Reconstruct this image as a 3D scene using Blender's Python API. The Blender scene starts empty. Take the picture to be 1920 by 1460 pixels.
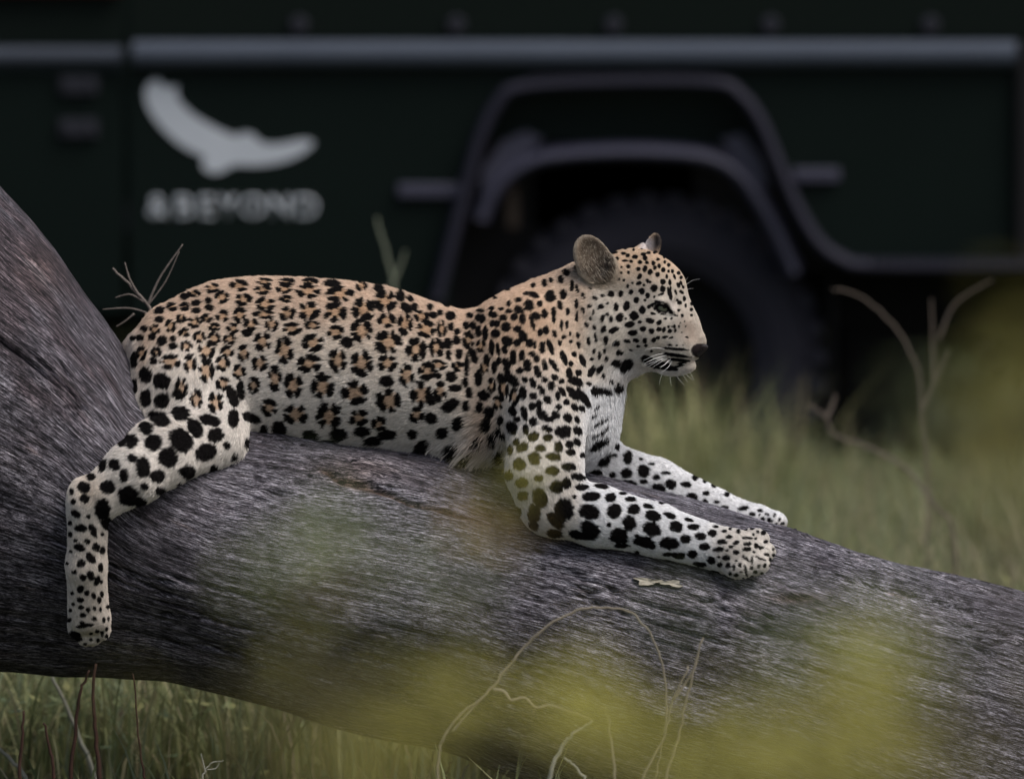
import bpy, bmesh, math, random
import numpy as np
from mathutils import Vector, Matrix

random.seed(7)
rng = np.random.default_rng(7)
SC = bpy.context.scene
COL = SC.collection

# ------------------------------------------------------------------ camera, sky, sun, exposure
CAM_H = 2.0
PITCH = 0.0765
FOCUS = 16.0
PXA = 36.0 / 300.0 / 1920.0                       # radians per photograph pixel
cam_data = bpy.data.cameras.new('camera')
cam_data.lens = 300.0
cam_data.sensor_width = 36.0
cam_data.sensor_fit = 'HORIZONTAL'
cam_data.clip_start = 0.5
cam_data.clip_end = 3000.0
cam_data.dof.use_dof = True
cam_data.dof.focus_distance = FOCUS - 0.14
cam_data.dof.aperture_fstop = 300.0 / 140.0
cam_data.dof.aperture_blades = 9
cam = bpy.data.objects.new('camera', cam_data)
COL.objects.link(cam)
cam.location = (0, 0, CAM_H)
cam.rotation_euler = (math.pi / 2 - PITCH, 0, 0)
SC.camera = cam

SUN_EL, SUN_AZ = math.radians(57), math.radians(124)    # azimuth clockwise from +Y (behind the lens, to its right)
world = bpy.data.worlds.new('World')
SC.world = world
world.use_nodes = True
wn = world.node_tree.nodes
wl = world.node_tree.links
wn.clear()
sky = wn.new('ShaderNodeTexSky')
sky.sky_type = 'NISHITA'
sky.sun_disc = False
sky.sun_elevation = SUN_EL
sky.sun_rotation = SUN_AZ
sky.air_density = 1.0
sky.dust_density = 5.0
sky.ozone_density = 1.0
hsv = wn.new('ShaderNodeHueSaturation')             # an overcast sky is greyer than a clear one
hsv.inputs['Saturation'].default_value = 0.85
bg = wn.new('ShaderNodeBackground')
bg.inputs['Strength'].default_value = 0.085
wo = wn.new('ShaderNodeOutputWorld')
wl.new(sky.outputs[0], hsv.inputs['Color'])
wl.new(hsv.outputs[0], bg.inputs['Color'])
wl.new(bg.outputs[0], wo.inputs['Surface'])

sun_data = bpy.data.lights.new('sun', 'SUN')
sun_data.energy = 1.2
sun_data.angle = math.radians(30)
sun_data.color = (1.0, 0.98, 0.96)
sun = bpy.data.objects.new('sun', sun_data)
COL.objects.link(sun)
sd = Vector((math.sin(SUN_AZ) * math.cos(SUN_EL), math.cos(SUN_AZ) * math.cos(SUN_EL), math.sin(SUN_EL)))
sun.rotation_euler = (-sd).to_track_quat('-Z', 'Y').to_euler()
sun.location = (6, 18, 12)

SC.view_settings.view_transform = 'Standard'
SC.view_settings.look = 'None'
SC.view_settings.gamma = 1.0
SC.view_settings.use_curve_mapping = False
SC.view_settings.exposure = 0.82
SC.cycles.max_bounces = 6
SC.cycles.diffuse_bounces = 3
SC.cycles.glossy_bounces = 3
SC.cycles.transmission_bounces = 3
SC.cycles.use_denoising = True
SC.cycles.denoiser = 'OPENIMAGEDENOISE'
SC.cycles.denoising_input_passes = 'RGB_ALBEDO_NORMAL'
SC.cycles.denoising_prefilter = 'ACCURATE'
SC.cycles.use_adaptive_sampling = False

# ------------------------------------------------------------------ places
CAMV = Vector((0, 0, CAM_H))
RIGHT = Vector((1, 0, 0))
UPV = Vector((0, math.sin(PITCH), math.cos(PITCH)))
FWD = Vector((0, math.cos(PITCH), -math.sin(PITCH)))

def P(px, py, d):                                  # a point seen at (px, py), d metres away
    k = PXA * d
    return CAMV + RIGHT * ((px - 960) * k) + UPV * ((730 - py) * k) + FWD * d

def at_y(px, py, Y):                               # the same, on the vertical plane y = Y
    r = RIGHT * ((px - 960) * PXA) + UPV * ((730 - py) * PXA) + FWD
    return CAMV + r * (Y / r.y)

# local millimetre frame of the animal and the log: x right, y down, z away from the lens, 1 unit = 1 mm at 16 m
def K(x, y, z):
    s = (16000.0 + z) / 16000.0
    return np.array([960 + (x - 960) * s, 730 + (y - 730) * s, z], float)

def to_world(a):
    a = np.asarray(a, float)
    X = (a[..., 0] - 960) / 1000.0
    Y = (730 - a[..., 1]) / 1000.0
    d = FOCUS + a[..., 2] / 1000.0
    return (np.array(CAMV) + X[..., None] * np.array(RIGHT) + Y[..., None] * np.array(UPV) + d[..., None] * np.array(FWD))

def dir_world(a):
    a = np.asarray(a, float)
    return (a[..., 0, None] * np.array(RIGHT) - a[..., 1, None] * np.array(UPV) + a[..., 2, None] * np.array(FWD))

def proj(a):                                       # local -> photograph pixels
    s = (16000.0 + a[..., 2]) / 16000.0
    return 960 + (a[..., 0] - 960) / s, 730 + (a[..., 1] - 730) / s

# ------------------------------------------------------------------ numpy noise
def _h(ix, iy, iz, seed):
    n = (ix.astype(np.int64) * 374761393 + iy.astype(np.int64) * 668265263 + iz.astype(np.int64) * 2147483647 + seed * 974634777) & 0xFFFFFFFF
    n = ((n ^ (n >> 13)) * 1274126177) & 0xFFFFFFFF
    n = n ^ (n >> 16)
    return (n & 0xFFFFFF) / float(0xFFFFFF) * 2.0 - 1.0

def vnoise(x, y, z, seed=0):
    ix, iy, iz = np.floor(x), np.floor(y), np.floor(z)
    fx, fy, fz = x - ix, y - iy, z - iz
    ux, uy, uz = fx * fx * (3 - 2 * fx), fy * fy * (3 - 2 * fy), fz * fz * (3 - 2 * fz)
    r = 0
    for a in (0, 1):
        wx = ux if a else 1 - ux
        for b in (0, 1):
            wy = uy if b else 1 - uy
            for c in (0, 1):
                wz = uz if c else 1 - uz
                r = r + wx * wy * wz * _h(ix + a, iy + b, iz + c, seed)
    return r

def fbm(x, y, z, oct=3, seed=0):
    r, a = 0, 1.0
    for o in range(oct):
        r = r + a * vnoise(x * 2 ** o, y * 2 ** o, z * 2 ** o, seed + o)
        a *= 0.5
    return r

# ------------------------------------------------------------------ object helpers
def link(o, parent=None):
    COL.objects.link(o)
    if parent is not None:
        o.parent = parent
        o.matrix_parent_inverse = parent.matrix_basis.inverted()
    return o

def tag(o, label=None, cat=None, group=None, kind=None):
    if label: o['label'] = label
    if cat: o['category'] = cat
    if group: o['group'] = group
    if kind: o['kind'] = kind
    return o

def thing(name, loc, label, cat, group=None):
    o = bpy.data.objects.new(name, None)
    o.empty_display_size = 0.1
    o.location = loc
    COL.objects.link(o)
    return tag(o, label, cat, group)

def mesh_obj(name, verts, faces, m, parent=None, smooth=False):
    me = bpy.data.meshes.new(name)
    me.from_pydata([tuple(v) for v in verts], [], [tuple(f) for f in faces])
    if m is not None: me.materials.append(m)
    if smooth: me.shade_smooth()
    return link(bpy.data.objects.new(name, me), parent)

def np_mesh(name, V, F, m, parent=None, smooth=False):
    V = np.asarray(V, np.float32); F = np.asarray(F, np.int32)
    me = bpy.data.meshes.new(name)
    k = F.shape[1]
    me.vertices.add(len(V)); me.vertices.foreach_set('co', V.ravel())
    me.loops.add(F.size); me.loops.foreach_set('vertex_index', F.ravel())
    me.polygons.add(len(F)); me.polygons.foreach_set('loop_start', np.arange(0, F.size, k, dtype=np.int32))
    me.update(calc_edges=True); me.validate()
    if m is not None: me.materials.append(m)
    if smooth: me.shade_smooth()
    return link(bpy.data.objects.new(name, me), parent)

def bm_obj(name, bm, m, parent=None, smooth=False, bevel=0):
    me = bpy.data.meshes.new(name)
    bmesh.ops.recalc_face_normals(bm, faces=bm.faces)
    bm.to_mesh(me); bm.free()
    if m is not None: me.materials.append(m)
    if smooth: me.shade_smooth()
    o = link(bpy.data.objects.new(name, me), parent)
    if bevel:
        b = o.modifiers.new('bevel', 'BEVEL'); b.width = bevel; b.segments = 2; b.limit_method = 'ANGLE'
    return o

def tube_data(pts, radii, n=7):
    pts = [Vector(p) for p in pts]
    V, F = [], []
    ref = Vector((0.31, 0.9, 0.27)).normalized()
    for i, p in enumerate(pts):
        t = (pts[min(i + 1, len(pts) - 1)] - pts[max(i - 1, 0)]).normalized()
        a = t.cross(ref).normalized(); b = t.cross(a)
        r = radii[i] if hasattr(radii, '__len__') else radii
        for k in range(n):
            w = 2 * math.pi * k / n
            V.append(p + (a * math.cos(w) + b * math.sin(w)) * r)
    for i in range(len(pts) - 1):
        for k in range(n):
            F.append((i * n + k, i * n + (k + 1) % n, (i + 1) * n + (k + 1) % n, (i + 1) * n + k))
    F.append(tuple(range(n - 1, -1, -1)))
    F.append(tuple((len(pts) - 1) * n + k for k in range(n)))
    return V, F

def tube(name, pts, radii, m, parent=None, n=7):
    V, F = tube_data(pts, radii, n)
    return mesh_obj(name, V, F, m, parent, True)

def spline(pts, n=8):                              # Catmull-Rom through the points
    pts = [Vector(p) for p in pts]
    out = []
    for i in range(len(pts) - 1):
        p0, p1, p2, p3 = pts[max(i - 1, 0)], pts[i], pts[i + 1], pts[min(i + 2, len(pts) - 1)]
        for k in range(n):
            t = k / n
            out.append(0.5 * ((2 * p1) + (p2 - p0) * t + (2 * p0 - 5 * p1 + 4 * p2 - p3) * t * t + (3 * p1 - p0 - 3 * p2 + p3) * t ** 3))
    out.append(pts[-1])
    return out

# ------------------------------------------------------------------ materials
def mat(name, color=(0.5, 0.5, 0.5), rough=0.7, spec=0.3, noise=None, bump=None, metallic=0.0):
    m = bpy.data.materials.new(name); m.use_nodes = True
    nt = m.node_tree; b = nt.nodes['Principled BSDF']
    b.inputs['Base Color'].default_value = (*color, 1)
    b.inputs['Roughness'].default_value = rough
    b.inputs['Specular IOR Level'].default_value = spec
    b.inputs['Metallic'].default_value = metallic
    if noise:
        col2, scale = noise
        tc = nt.nodes.new('ShaderNodeTexCoord'); n = nt.nodes.new('ShaderNodeTexNoise')
        n.inputs['Scale'].default_value = scale; n.inputs['Detail'].default_value = 5
        mx = nt.nodes.new('ShaderNodeMix'); mx.data_type = 'RGBA'
        mx.inputs['A'].default_value = (*color, 1); mx.inputs['B'].default_value = (*col2, 1)
        nt.links.new(tc.outputs['Object'], n.inputs['Vector'])
        nt.links.new(n.outputs['Fac'], mx.inputs['Factor'])
        nt.links.new(mx.outputs['Result'], b.inputs['Base Color'])
        if bump:
            bp = nt.nodes.new('ShaderNodeBump'); bp.inputs['Strength'].default_value = bump; bp.inputs['Distance'].default_value = 0.01
            nt.links.new(n.outputs['Fac'], bp.inputs['Height']); nt.links.new(bp.outputs[0], b.inputs['Normal'])
    return m

def attr_mat(name, attr, rough=0.8, spec=0.15, translucent=0.0):
    m = bpy.data.materials.new(name); m.use_nodes = True
    nt = m.node_tree; b = nt.nodes['Principled BSDF']
    a = nt.nodes.new('ShaderNodeAttribute'); a.attribute_name = attr
    nt.links.new(a.outputs['Color'], b.inputs['Base Color'])
    b.inputs['Roughness'].default_value = rough
    b.inputs['Specular IOR Level'].default_value = spec
    if translucent:
        t = nt.nodes.new('ShaderNodeBsdfTranslucent'); mx = nt.nodes.new('ShaderNodeMixShader')
        mx.inputs[0].default_value = translucent
        nt.links.new(a.outputs['Color'], t.inputs['Color'])
        nt.links.new(b.outputs[0], mx.inputs[1]); nt.links.new(t.outputs[0], mx.inputs[2])
        nt.links.new(mx.outputs[0], nt.nodes['Material Output'].inputs['Surface'])
    return m

def leaf_mat(name, c1, c2, translucent=0.35, scale=3.0):
    m = mat(name, c1, 0.55, 0.3, (c2, scale))
    nt = m.node_tree; b = nt.nodes['Principled BSDF']
    src = b.inputs['Base Color'].links[0].from_socket
    t = nt.nodes.new('ShaderNodeBsdfTranslucent'); mx = nt.nodes.new('ShaderNodeMixShader'); mx.inputs[0].default_value = translucent
    nt.links.new(src, t.inputs['Color'])
    nt.links.new(b.outputs[0], mx.inputs[1]); nt.links.new(t.outputs[0], mx.inputs[2])
    nt.links.new(mx.outputs[0], nt.nodes['Material Output'].inputs['Surface'])
    return m

def set_attr(me, name, data, domain='POINT'):
    a = me.attributes.new(name, 'FLOAT_COLOR', domain)
    d = np.ones((len(data), 4), np.float32); d[:, :3] = data
    a.data.foreach_set('color', d.ravel())

# ------------------------------------------------------------------ ground and grass
def ground_z(x, y):
    return 0.035 * vnoise(x * 0.55, y * 0.55, x * 0, 5) + 0.012 * vnoise(x * 2.3, y * 2.3, x * 0, 9) - 0.02

def build_ground():
    xs = np.concatenate([[-900, -300, -100, -40, -15, -8], np.linspace(-5, 5, 90), [8, 15, 40, 100, 300, 900]])
    ys = np.concatenate([[-600, -200, -60, -20, -5, 2, 5, 7], np.linspace(8, 34, 190), [40, 60, 120, 300, 800, 1800]])
    X, Y = np.meshgrid(xs, ys, indexing='ij')
    Z = ground_z(X, Y)
    V = np.stack([X, Y, Z], -1).reshape(-1, 3)
    ny = len(ys)
    i, j = np.meshgrid(np.arange(len(xs) - 1), np.arange(ny - 1), indexing='ij')
    a = (i * ny + j).ravel()
    F = np.stack([a, a + ny, a + ny + 1, a + 1], 1)
    m = mat('earth', (0.055, 0.050, 0.032), 0.95, 0.1, ((0.030, 0.042, 0.016), 1.4), 0.5)
    o = np_mesh('ground', V, F, m, None, True)
    tag(o, kind='structure')
build_ground()

GRASS_M = attr_mat('grass_blade', 'tint', 0.6, 0.25, 0.3)

def blades(base, h, w, lean, az, tint, seg=3):
    n = len(base)
    t = np.linspace(0, 1, seg + 1)
    side = np.stack([np.cos(az + np.pi / 2), np.sin(az + np.pi / 2), np.zeros(n)], 1)
    dirv = np.stack([np.cos(az), np.sin(az), np.zeros(n)], 1)
    V = []
    for k, tt in enumerate(t):
        c = base + dirv * (lean * h * tt ** 2)[:, None] + np.array([0, 0, 1.0]) * (h * (tt - 0.25 * np.minimum(lean, 1.2) * tt ** 2))[:, None]
        ww = (w * (1 - tt) ** 0.7 * 0.5 + 0.0002)[:, None]
        V += [c - side * ww, c + side * ww]
    V = np.stack(V, 1)                             # n, 2*(seg+1), 3
    m = 2 * (seg + 1)
    idx = np.arange(n)[:, None] * m
    F = np.concatenate([idx + np.array([[2 * k, 2 * k + 1, 2 * k + 3, 2 * k + 2]]) for k in range(seg)], 0)
    T = np.repeat(tint[:, None, :], m, 1).reshape(-1, 3)
    return V.reshape(-1, 3), F, T

GREENS = 1.25 * np.array([[0.160, 0.172, 0.075], [0.12, 0.145, 0.066], [0.20, 0.20, 0.100], [0.26, 0.235, 0.14], [0.20, 0.165, 0.10], [0.16, 0.195, 0.125]])
def grass_tints(n, p=(0.26, 0.26, 0.2, 0.1, 0.06, 0.12)):
    return GREENS[rng.choice(6, n, p=p)] * rng.uniform(0.7, 1.25, (n, 1))

def build_grass():
    def field(n, x0, x1, y0, y1, hmin, hmax):
        x = rng.uniform(x0, x1, n); y = rng.uniform(y0, y1, n)
        d = vnoise(x * 1.6, y * 1.6, x * 0, 21)
        keep = rng.uniform(-1, 1, n) < 1.6 * d + 0.35
        x, y, d = x[keep], y[keep], d[keep]
        h = rng.uniform(hmin, hmax, len(x)) * (1.0 + 0.45 * d)
        return x, y, h
    a = [field(52000, -1.9, 2.4, 16.5, 20.9, 0.10, 0.30), field(5000, -3.5, 4.0, 20.9, 23, 0.03, 0.1), field(11000, -4, 4, 12.5, 16.4, 0.05, 0.18),
         field(5000, -6, 6, 27, 34, 0.1, 0.35), field(9000, 0.05, 2.2, 18.2, 20.7, 0.18, 0.36)]
    x, y, h = (np.concatenate(c) for c in zip(*a))
    ns = 1700                                      # dry straw standing among the green
    xs_, ys_ = rng.uniform(-1.4, 2.2, ns), rng.uniform(17.4, 20.6, ns)
    x, y, h = np.concatenate([x, xs_]), np.concatenate([y, ys_]), np.concatenate([h, rng.uniform(.16, .42, ns)])
    n = len(x)
    tint = grass_tints(n)
    tint[-ns:] = np.array([.36, .31, .20]) * rng.uniform(.55, 1.15, (ns, 1))
    wd = rng.uniform(0.003, 0.008, n); wd[-ns:] = rng.uniform(.004, .008, ns)
    base = np.stack([x, y, ground_z(x, y) - 0.01], 1)
    V, F, T = blades(base, h, wd, rng.uniform(0.1, 1.0, n), rng.uniform(0, 2 * np.pi, n), tint)
    o = np_mesh('grass', V, F, GRASS_M)
    set_attr(o.data, 'tint', T)
    tag(o, 'green and straw savanna grass covering the ground between log and vehicle', 'grass', kind='stuff')
    # small broad leaved herbs under the log
    n = 9000
    x = rng.uniform(-1.3, 2.0, n); y = rng.uniform(16.5, 20.3, n)
    z = ground_z(x, y) + rng.uniform(0.0, 0.20, n) ** 1.0
    az = rng.uniform(0, 2 * np.pi, n); tilt = rng.uniform(-0.5, 0.9, n); L = rng.uniform(0.018, 0.048, n); W = L * rng.uniform(0.25, 0.42, n)
    d = np.stack([np.cos(az) * np.cos(tilt), np.sin(az) * np.cos(tilt), np.sin(tilt)], 1)
    s = np.stack([-np.sin(az), np.cos(az), np.zeros(n)], 1)
    b = np.stack([x, y, z], 1)
    up = np.cross(d, s)
    V = np.stack([b, b + d * (L * 0.45)[:, None] + s * W[:, None] - up * (W * 0.3)[:, None], b + d * L[:, None], b + d * (L * 0.45)[:, None] - s * W[:, None] - up * (W * 0.3)[:, None]], 1)
    T = np.array([[0.16, 0.19, 0.09], [0.22, 0.22, 0.09], [0.12, 0.16, 0.085]])[rng.choice(3, n)] * rng.uniform(0.7, 1.3, (n, 1))
    idx = np.arange(n)[:, None] * 4
    F = np.concatenate([idx + [[0, 1, 2]], idx + [[0, 2, 3]]])
    o = np_mesh('herb_leaves', V.reshape(-1, 3), F, GRASS_M)
    set_attr(o.data, 'tint', np.repeat(T[:, None], 4, 1).reshape(-1, 3))
    tag(o, 'small broad leaved green herbs growing in the shade under the log', 'ground cover', kind='stuff')
build_grass()

# ------------------------------------------------------------------ the fallen log
LOGS = np.array([(-420, -150, 1240), (-200, 105, 1250), (-100, 232, 1254), (0, 356, 1258), (60, 418, 1260), (105, 470, 1262), (130, 506, 1263), (160, 552, 1264), (200, 603, 1266), (240, 668, 1270),
                 (300, 722, 1277), (400, 768, 1300), (550, 797, 1335), (700, 815, 1375), (850, 842, 1415), (930, 860, 1448), (1000, 872, 1470),
                 (1110, 893, 1510), (1300, 938, 1570), (1480, 990, 1625), (1700, 1056, 1700), (1920, 1116, 1770), (2200, 1190, 1860), (2600, 1300, 1960)], float)
LZC = 35.0
def log_section(x):
    t = np.interp(x, LOGS[:, 0], LOGS[:, 1]); b = np.interp(x, LOGS[:, 0], LOGS[:, 2])
    d = np.interp(x, [-400, 250, 500, 1000, 2600], [330, 300, 245, 245, 270])
    return (t + b) / 2, (b - t) / 2, d
def log_z(x, y):                                   # its near face
    c, h, d = log_section(x)
    return LZC - d * math.sqrt(max(0.0, 1 - ((y - c) / h) ** 2))

def build_log():
    nx, na = 1150, 420
    xs = np.linspace(-420, 2500, nx)
    th = np.linspace(0, 2 * np.pi, na, endpoint=False)   # 0 = crest, pi/2 = near side
    w = np.ones(9); w /= w.sum()
    t = np.interp(xs, LOGS[:, 0], LOGS[:, 1]); b = np.interp(xs, LOGS[:, 0], LOGS[:, 2])
    t = np.convolve(np.pad(t, 4, 'edge'), w, 'valid'); b = np.convolve(np.pad(b, 4, 'edge'), w, 'valid')
    d = np.interp(xs, [-400, 250, 500, 1000, 2600], [330, 300, 245, 245, 270])
    X, A = np.meshgrid(xs, th, indexing='ij')
    c, h, D = ((t + b) / 2)[:, None], ((b - t) / 2)[:, None], d[:, None]
    # grain coordinate: distance round the trunk (mm) and distance along it, with a slow wander
    v = A * 300.0
    cx, cy = np.cos(A) * 300, np.sin(A) * 300
    wob = 11 * fbm(X / 420, cx / 170, cy / 170, 2, 3)
    def grain(su, sv, seed, o=2):
        vv = v + wob
        ca, sa = np.cos(vv / 300) * 300, np.sin(vv / 300) * 300
        return fbm(X / su, ca / sv, sa / sv, o, seed)
    lump = 16 * fbm(X / 330, cx / 190, cy / 190, 3, 11)
    g1 = grain(210, 12, 31, 2); g2 = grain(95, 5.4, 41, 2); g3 = grain(50, 3.0, 47, 2)
    cr = np.abs(grain(420, 26, 51, 2)); crack = np.clip(1 - cr / 0.06, 0, 1) * np.clip(grain(400, 110, 61, 1) * 3 + 0.25, 0, 1)
    r = lump + 2.0 * g1 + 1.1 * np.minimum(g2, 0.3) + .6 * np.minimum(g3, .4) - 13 * crack
    hollow = 8 * np.exp(-(((X - 640) / 150) ** 2 + ((v - 330) / 60) ** 2))
    r = r - hollow
    # the long split below the animal
    sp = np.interp(xs, [560, 620, 700, 760, 860, 960], [868, 893, 918, 940, 966, 992])
    Y = c - h * np.cos(A); Z = LZC - D * np.sin(A)
    near = np.sin(A) > 0.2
    on = (np.clip((X - 590) / 30, 0, 1) * np.clip((980 - X) / 150, 0, 1)) * near
    wid = 3.2 + 4.5 * np.exp(-((X - 670) / 50) ** 2)
    gap = np.exp(-((Y - sp[:, None] - 3 * vnoise(X / 22, Y * 0, X * 0, 8)) / wid) ** 2) * on
    r = r - 11 * gap
    # a dead branch scar on the right shoulder
    for (kx, ky, kr) in ((1488, 1122, 17), (520, 925, 15), (1500, 1005, 7), (140, 765, 12)):
        q = np.sqrt(((X - kx) / (kr * 2.1)) ** 2 + ((Y - ky) / (kr * 0.6)) ** 2)
        r = r + near * (5 * np.exp(-((q - 1.15) / 0.35) ** 2) - 9 * np.exp(-(q / 0.75) ** 2))
    ny_, nz_ = -np.cos(A) / h, -np.sin(A) / D
    ln = np.sqrt(ny_ ** 2 + nz_ ** 2)
    r = r - 5
    Y = Y + r * ny_ / ln; Z = Z + r * nz_ / ln
    s = (16000 + Z) / 16000
    L = np.stack([960 + (X - 960) * s, 730 + (Y - 730) * s, Z], -1).reshape(-1, 3)
    i, j = np.meshgrid(np.arange(nx - 1), np.arange(na), indexing='ij')
    a = (i * na + j).ravel(); bq = (i * na + (j + 1) % na).ravel()
    F = np.stack([a, bq, bq + na, a + na], 1)
    m = bpy.data.materials.new('weathered_wood'); m.use_nodes = True
    nt = m.node_tree; N = nt.nodes; Lk = nt.links; bs = N['Principled BSDF']
    uv = N.new('ShaderNodeUVMap'); uv.uv_map = 'grain'
    def nz(scale, detail, rough, sx, sy):
        mp = N.new('ShaderNodeMapping'); mp.inputs['Scale'].default_value = (sx, sy, 1)
        n = N.new('ShaderNodeTexNoise'); n.inputs['Scale'].default_value = scale; n.inputs['Detail'].default_value = detail; n.inputs['Roughness'].default_value = rough
        Lk.new(uv.outputs[0], mp.inputs['Vector']); Lk.new(mp.outputs[0], n.inputs['Vector'])
        return n.outputs['Fac']
    def ramp(f, stops):
        r = N.new('ShaderNodeValToRGB'); e = r.color_ramp.elements
        while len(e) < len(stops): e.new(0.5)
        for k, (p, cc) in enumerate(stops):
            e[k].position = p; e[k].color = (*cc, 1)
        Lk.new(f, r.inputs[0]); return r.outputs['Color']
    fib = nz(1.0, 6, 0.72, 40, 340)
    fine = nz(1.0, 3, 0.7, 170, 800)
    line = nz(1.0, 3, 0.55, 3.2, 95)
    broad = nz(1.0, 4, 0.6, 6, 75)
    patch = nz(1.0, 4, 0.6, 5, 14)
    warm = nz(1.0, 4, 0.65, 7, 30)
    c1 = ramp(fib, [(0.41, (0.008, 0.007, 0.010)), (0.47, (0.050, 0.047, 0.056)), (0.53, (0.21, 0.203, 0.222)), (0.60, (0.37, 0.365, 0.385)), (0.66, (0.60, 0.59, 0.62))])
    c2 = ramp(fine, [(0.36, (0.12, 0.11, 0.12)), (0.5, (0.85, 0.84, 0.86)), (0.64, (1.6, 1.58, 1.6))])
    mul = N.new('ShaderNodeMix'); mul.data_type = 'RGBA'; mul.blend_type = 'MULTIPLY'; mul.inputs['Factor'].default_value = 0.9
    Lk.new(c1, mul.inputs['A']); Lk.new(c2, mul.inputs['B'])
    pm = N.new('ShaderNodeMix'); pm.data_type = 'RGBA'; pm.blend_type = 'MULTIPLY'; pm.inputs['Factor'].default_value = 1.0
    Lk.new(mul.outputs['Result'], pm.inputs['A']); Lk.new(ramp(patch, [(0.30, (0.40, 0.385, 0.42)), (0.52, (0.80, 0.79, 0.825)), (0.68, (1.12, 1.11, 1.13))]), pm.inputs['B'])
    for f_, stops in ((line, [(0.478, (1, 1, 1)), (0.494, (0.16, 0.14, 0.14)), (0.506, (0.16, 0.14, 0.14)), (0.522, (1, 1, 1))]), (broad, [(0.36, (0.48, 0.46, 0.49)), (0.5, (1, 1, 1)), (0.64, (1.45, 1.44, 1.45))])):
        q = N.new('ShaderNodeMix'); q.data_type = 'RGBA'; q.blend_type = 'MULTIPLY'; q.inputs['Factor'].default_value = 0.85
        Lk.new(pm.outputs['Result'], q.inputs['A']); Lk.new(ramp(f_, stops), q.inputs['B']); pm = q
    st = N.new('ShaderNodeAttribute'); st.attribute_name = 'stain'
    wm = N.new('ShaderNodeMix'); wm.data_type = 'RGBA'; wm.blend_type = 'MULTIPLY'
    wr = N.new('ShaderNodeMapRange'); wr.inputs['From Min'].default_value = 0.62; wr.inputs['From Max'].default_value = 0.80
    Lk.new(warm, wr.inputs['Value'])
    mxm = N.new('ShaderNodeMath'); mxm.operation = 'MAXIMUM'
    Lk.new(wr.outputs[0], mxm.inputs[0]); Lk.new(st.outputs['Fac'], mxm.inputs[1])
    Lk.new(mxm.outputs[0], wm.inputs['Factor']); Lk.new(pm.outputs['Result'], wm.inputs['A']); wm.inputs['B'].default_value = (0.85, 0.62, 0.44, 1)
    ag = N.new('ShaderNodeAttribute'); ag.attribute_name = 'vignette_and_bark'
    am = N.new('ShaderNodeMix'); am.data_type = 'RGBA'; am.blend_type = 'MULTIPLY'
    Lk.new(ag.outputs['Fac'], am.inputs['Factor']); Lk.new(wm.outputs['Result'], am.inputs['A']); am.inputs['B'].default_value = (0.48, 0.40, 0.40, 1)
    Lk.new(am.outputs['Result'], bs.inputs['Base Color'])
    bs.inputs['Roughness'].default_value = 0.75; bs.inputs['Specular IOR Level'].default_value = 0.25
    bp = N.new('ShaderNodeBump'); bp.inputs['Strength'].default_value = 0.8; bp.inputs['Distance'].default_value = 0.003
    ad = N.new('ShaderNodeMath'); ad.operation = 'ADD'; Lk.new(fib, ad.inputs[0]); Lk.new(fine, ad.inputs[1])
    Lk.new(ad.outputs[0], bp.inputs['Height']); Lk.new(bp.outputs[0], bs.inputs['Normal'])
    o = np_mesh('fallen_log', to_world(L), F, m, None, True)
    endm = mat('log_end_grain', (0.16, 0.14, 0.125), .9, .1, ((0.06, 0.05, 0.045), 30), .6)
    for col in (0, nx - 1):                        # the broken ends
        ring = L.reshape(nx, na, 3)[col]
        ctr = ring.mean(0)
        rows = [ring] + [ctr + (ring - ctr) * k + np.array([(1 if col else -1) * 40 * (1 - k), 0, 0]) + rng.normal(0, 5, ring.shape) for k in (.85, .65, .45, .25)]
        Vc = np.concatenate(rows + [ctr[None] + np.array([[(1 if col else -1) * 40, 0, 0]])])
        Fc = [(r_ * na + k, r_ * na + (k + 1) % na, (r_ + 1) * na + (k + 1) % na, (r_ + 1) * na + k) for r_ in range(4) for k in range(na)] + [(4 * na + k, 4 * na + (k + 1) % na, 5 * na) for k in range(na)]
        mesh_obj('broken_end', to_world(Vc), Fc, endm, o)
    me = o.data
    # UV: u along (m), v round (m) following the grain's wander
    uvl = me.uv_layers.new(name='grain')
    li = np.empty(len(me.loops), np.int32); me.loops.foreach_get('vertex_index', li)
    U = (X / 1000).ravel()[li]; W = ((v + wob + 40) / 1000).ravel()[li]
    # close the seam at the crest's far side
    w4 = W.reshape(-1, 4); seam = (w4.max(1) - w4.min(1)) > 1.0
    w4[seam] = np.where(w4[seam] < 0.9, w4[seam] + 2 * np.pi * 0.3, w4[seam])
    uvl.data.foreach_set('uv', np.stack([U, w4.ravel()], 1).astype(np.float32).ravel())
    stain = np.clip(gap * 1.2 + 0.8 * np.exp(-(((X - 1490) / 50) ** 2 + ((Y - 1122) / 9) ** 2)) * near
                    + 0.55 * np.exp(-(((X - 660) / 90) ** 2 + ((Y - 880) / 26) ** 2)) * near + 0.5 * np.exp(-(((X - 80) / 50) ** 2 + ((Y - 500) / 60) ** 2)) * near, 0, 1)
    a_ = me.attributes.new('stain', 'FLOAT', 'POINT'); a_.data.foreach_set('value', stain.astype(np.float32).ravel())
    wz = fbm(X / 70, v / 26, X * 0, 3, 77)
    old = np.clip((1 - np.clip((X - 60) / 260, 0, 1)) * np.clip((900 - Y) / 320, 0, 1) * (.75 + .9 * wz) + .30 * np.clip((420 - X) / 300, 0, 1) + .55 * np.clip(wz - .25, 0, 1), 0, 1)  # left darkening: vignette painted into the wood, with reddish bark remains and noise
    a_ = me.attributes.new('vignette_and_bark', 'FLOAT', 'POINT'); a_.data.foreach_set('value', old.astype(np.float32).ravel())
    tag(o, 'thick weathered grey fallen tree trunk sloping down to the right under the leopard', 'log')
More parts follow.
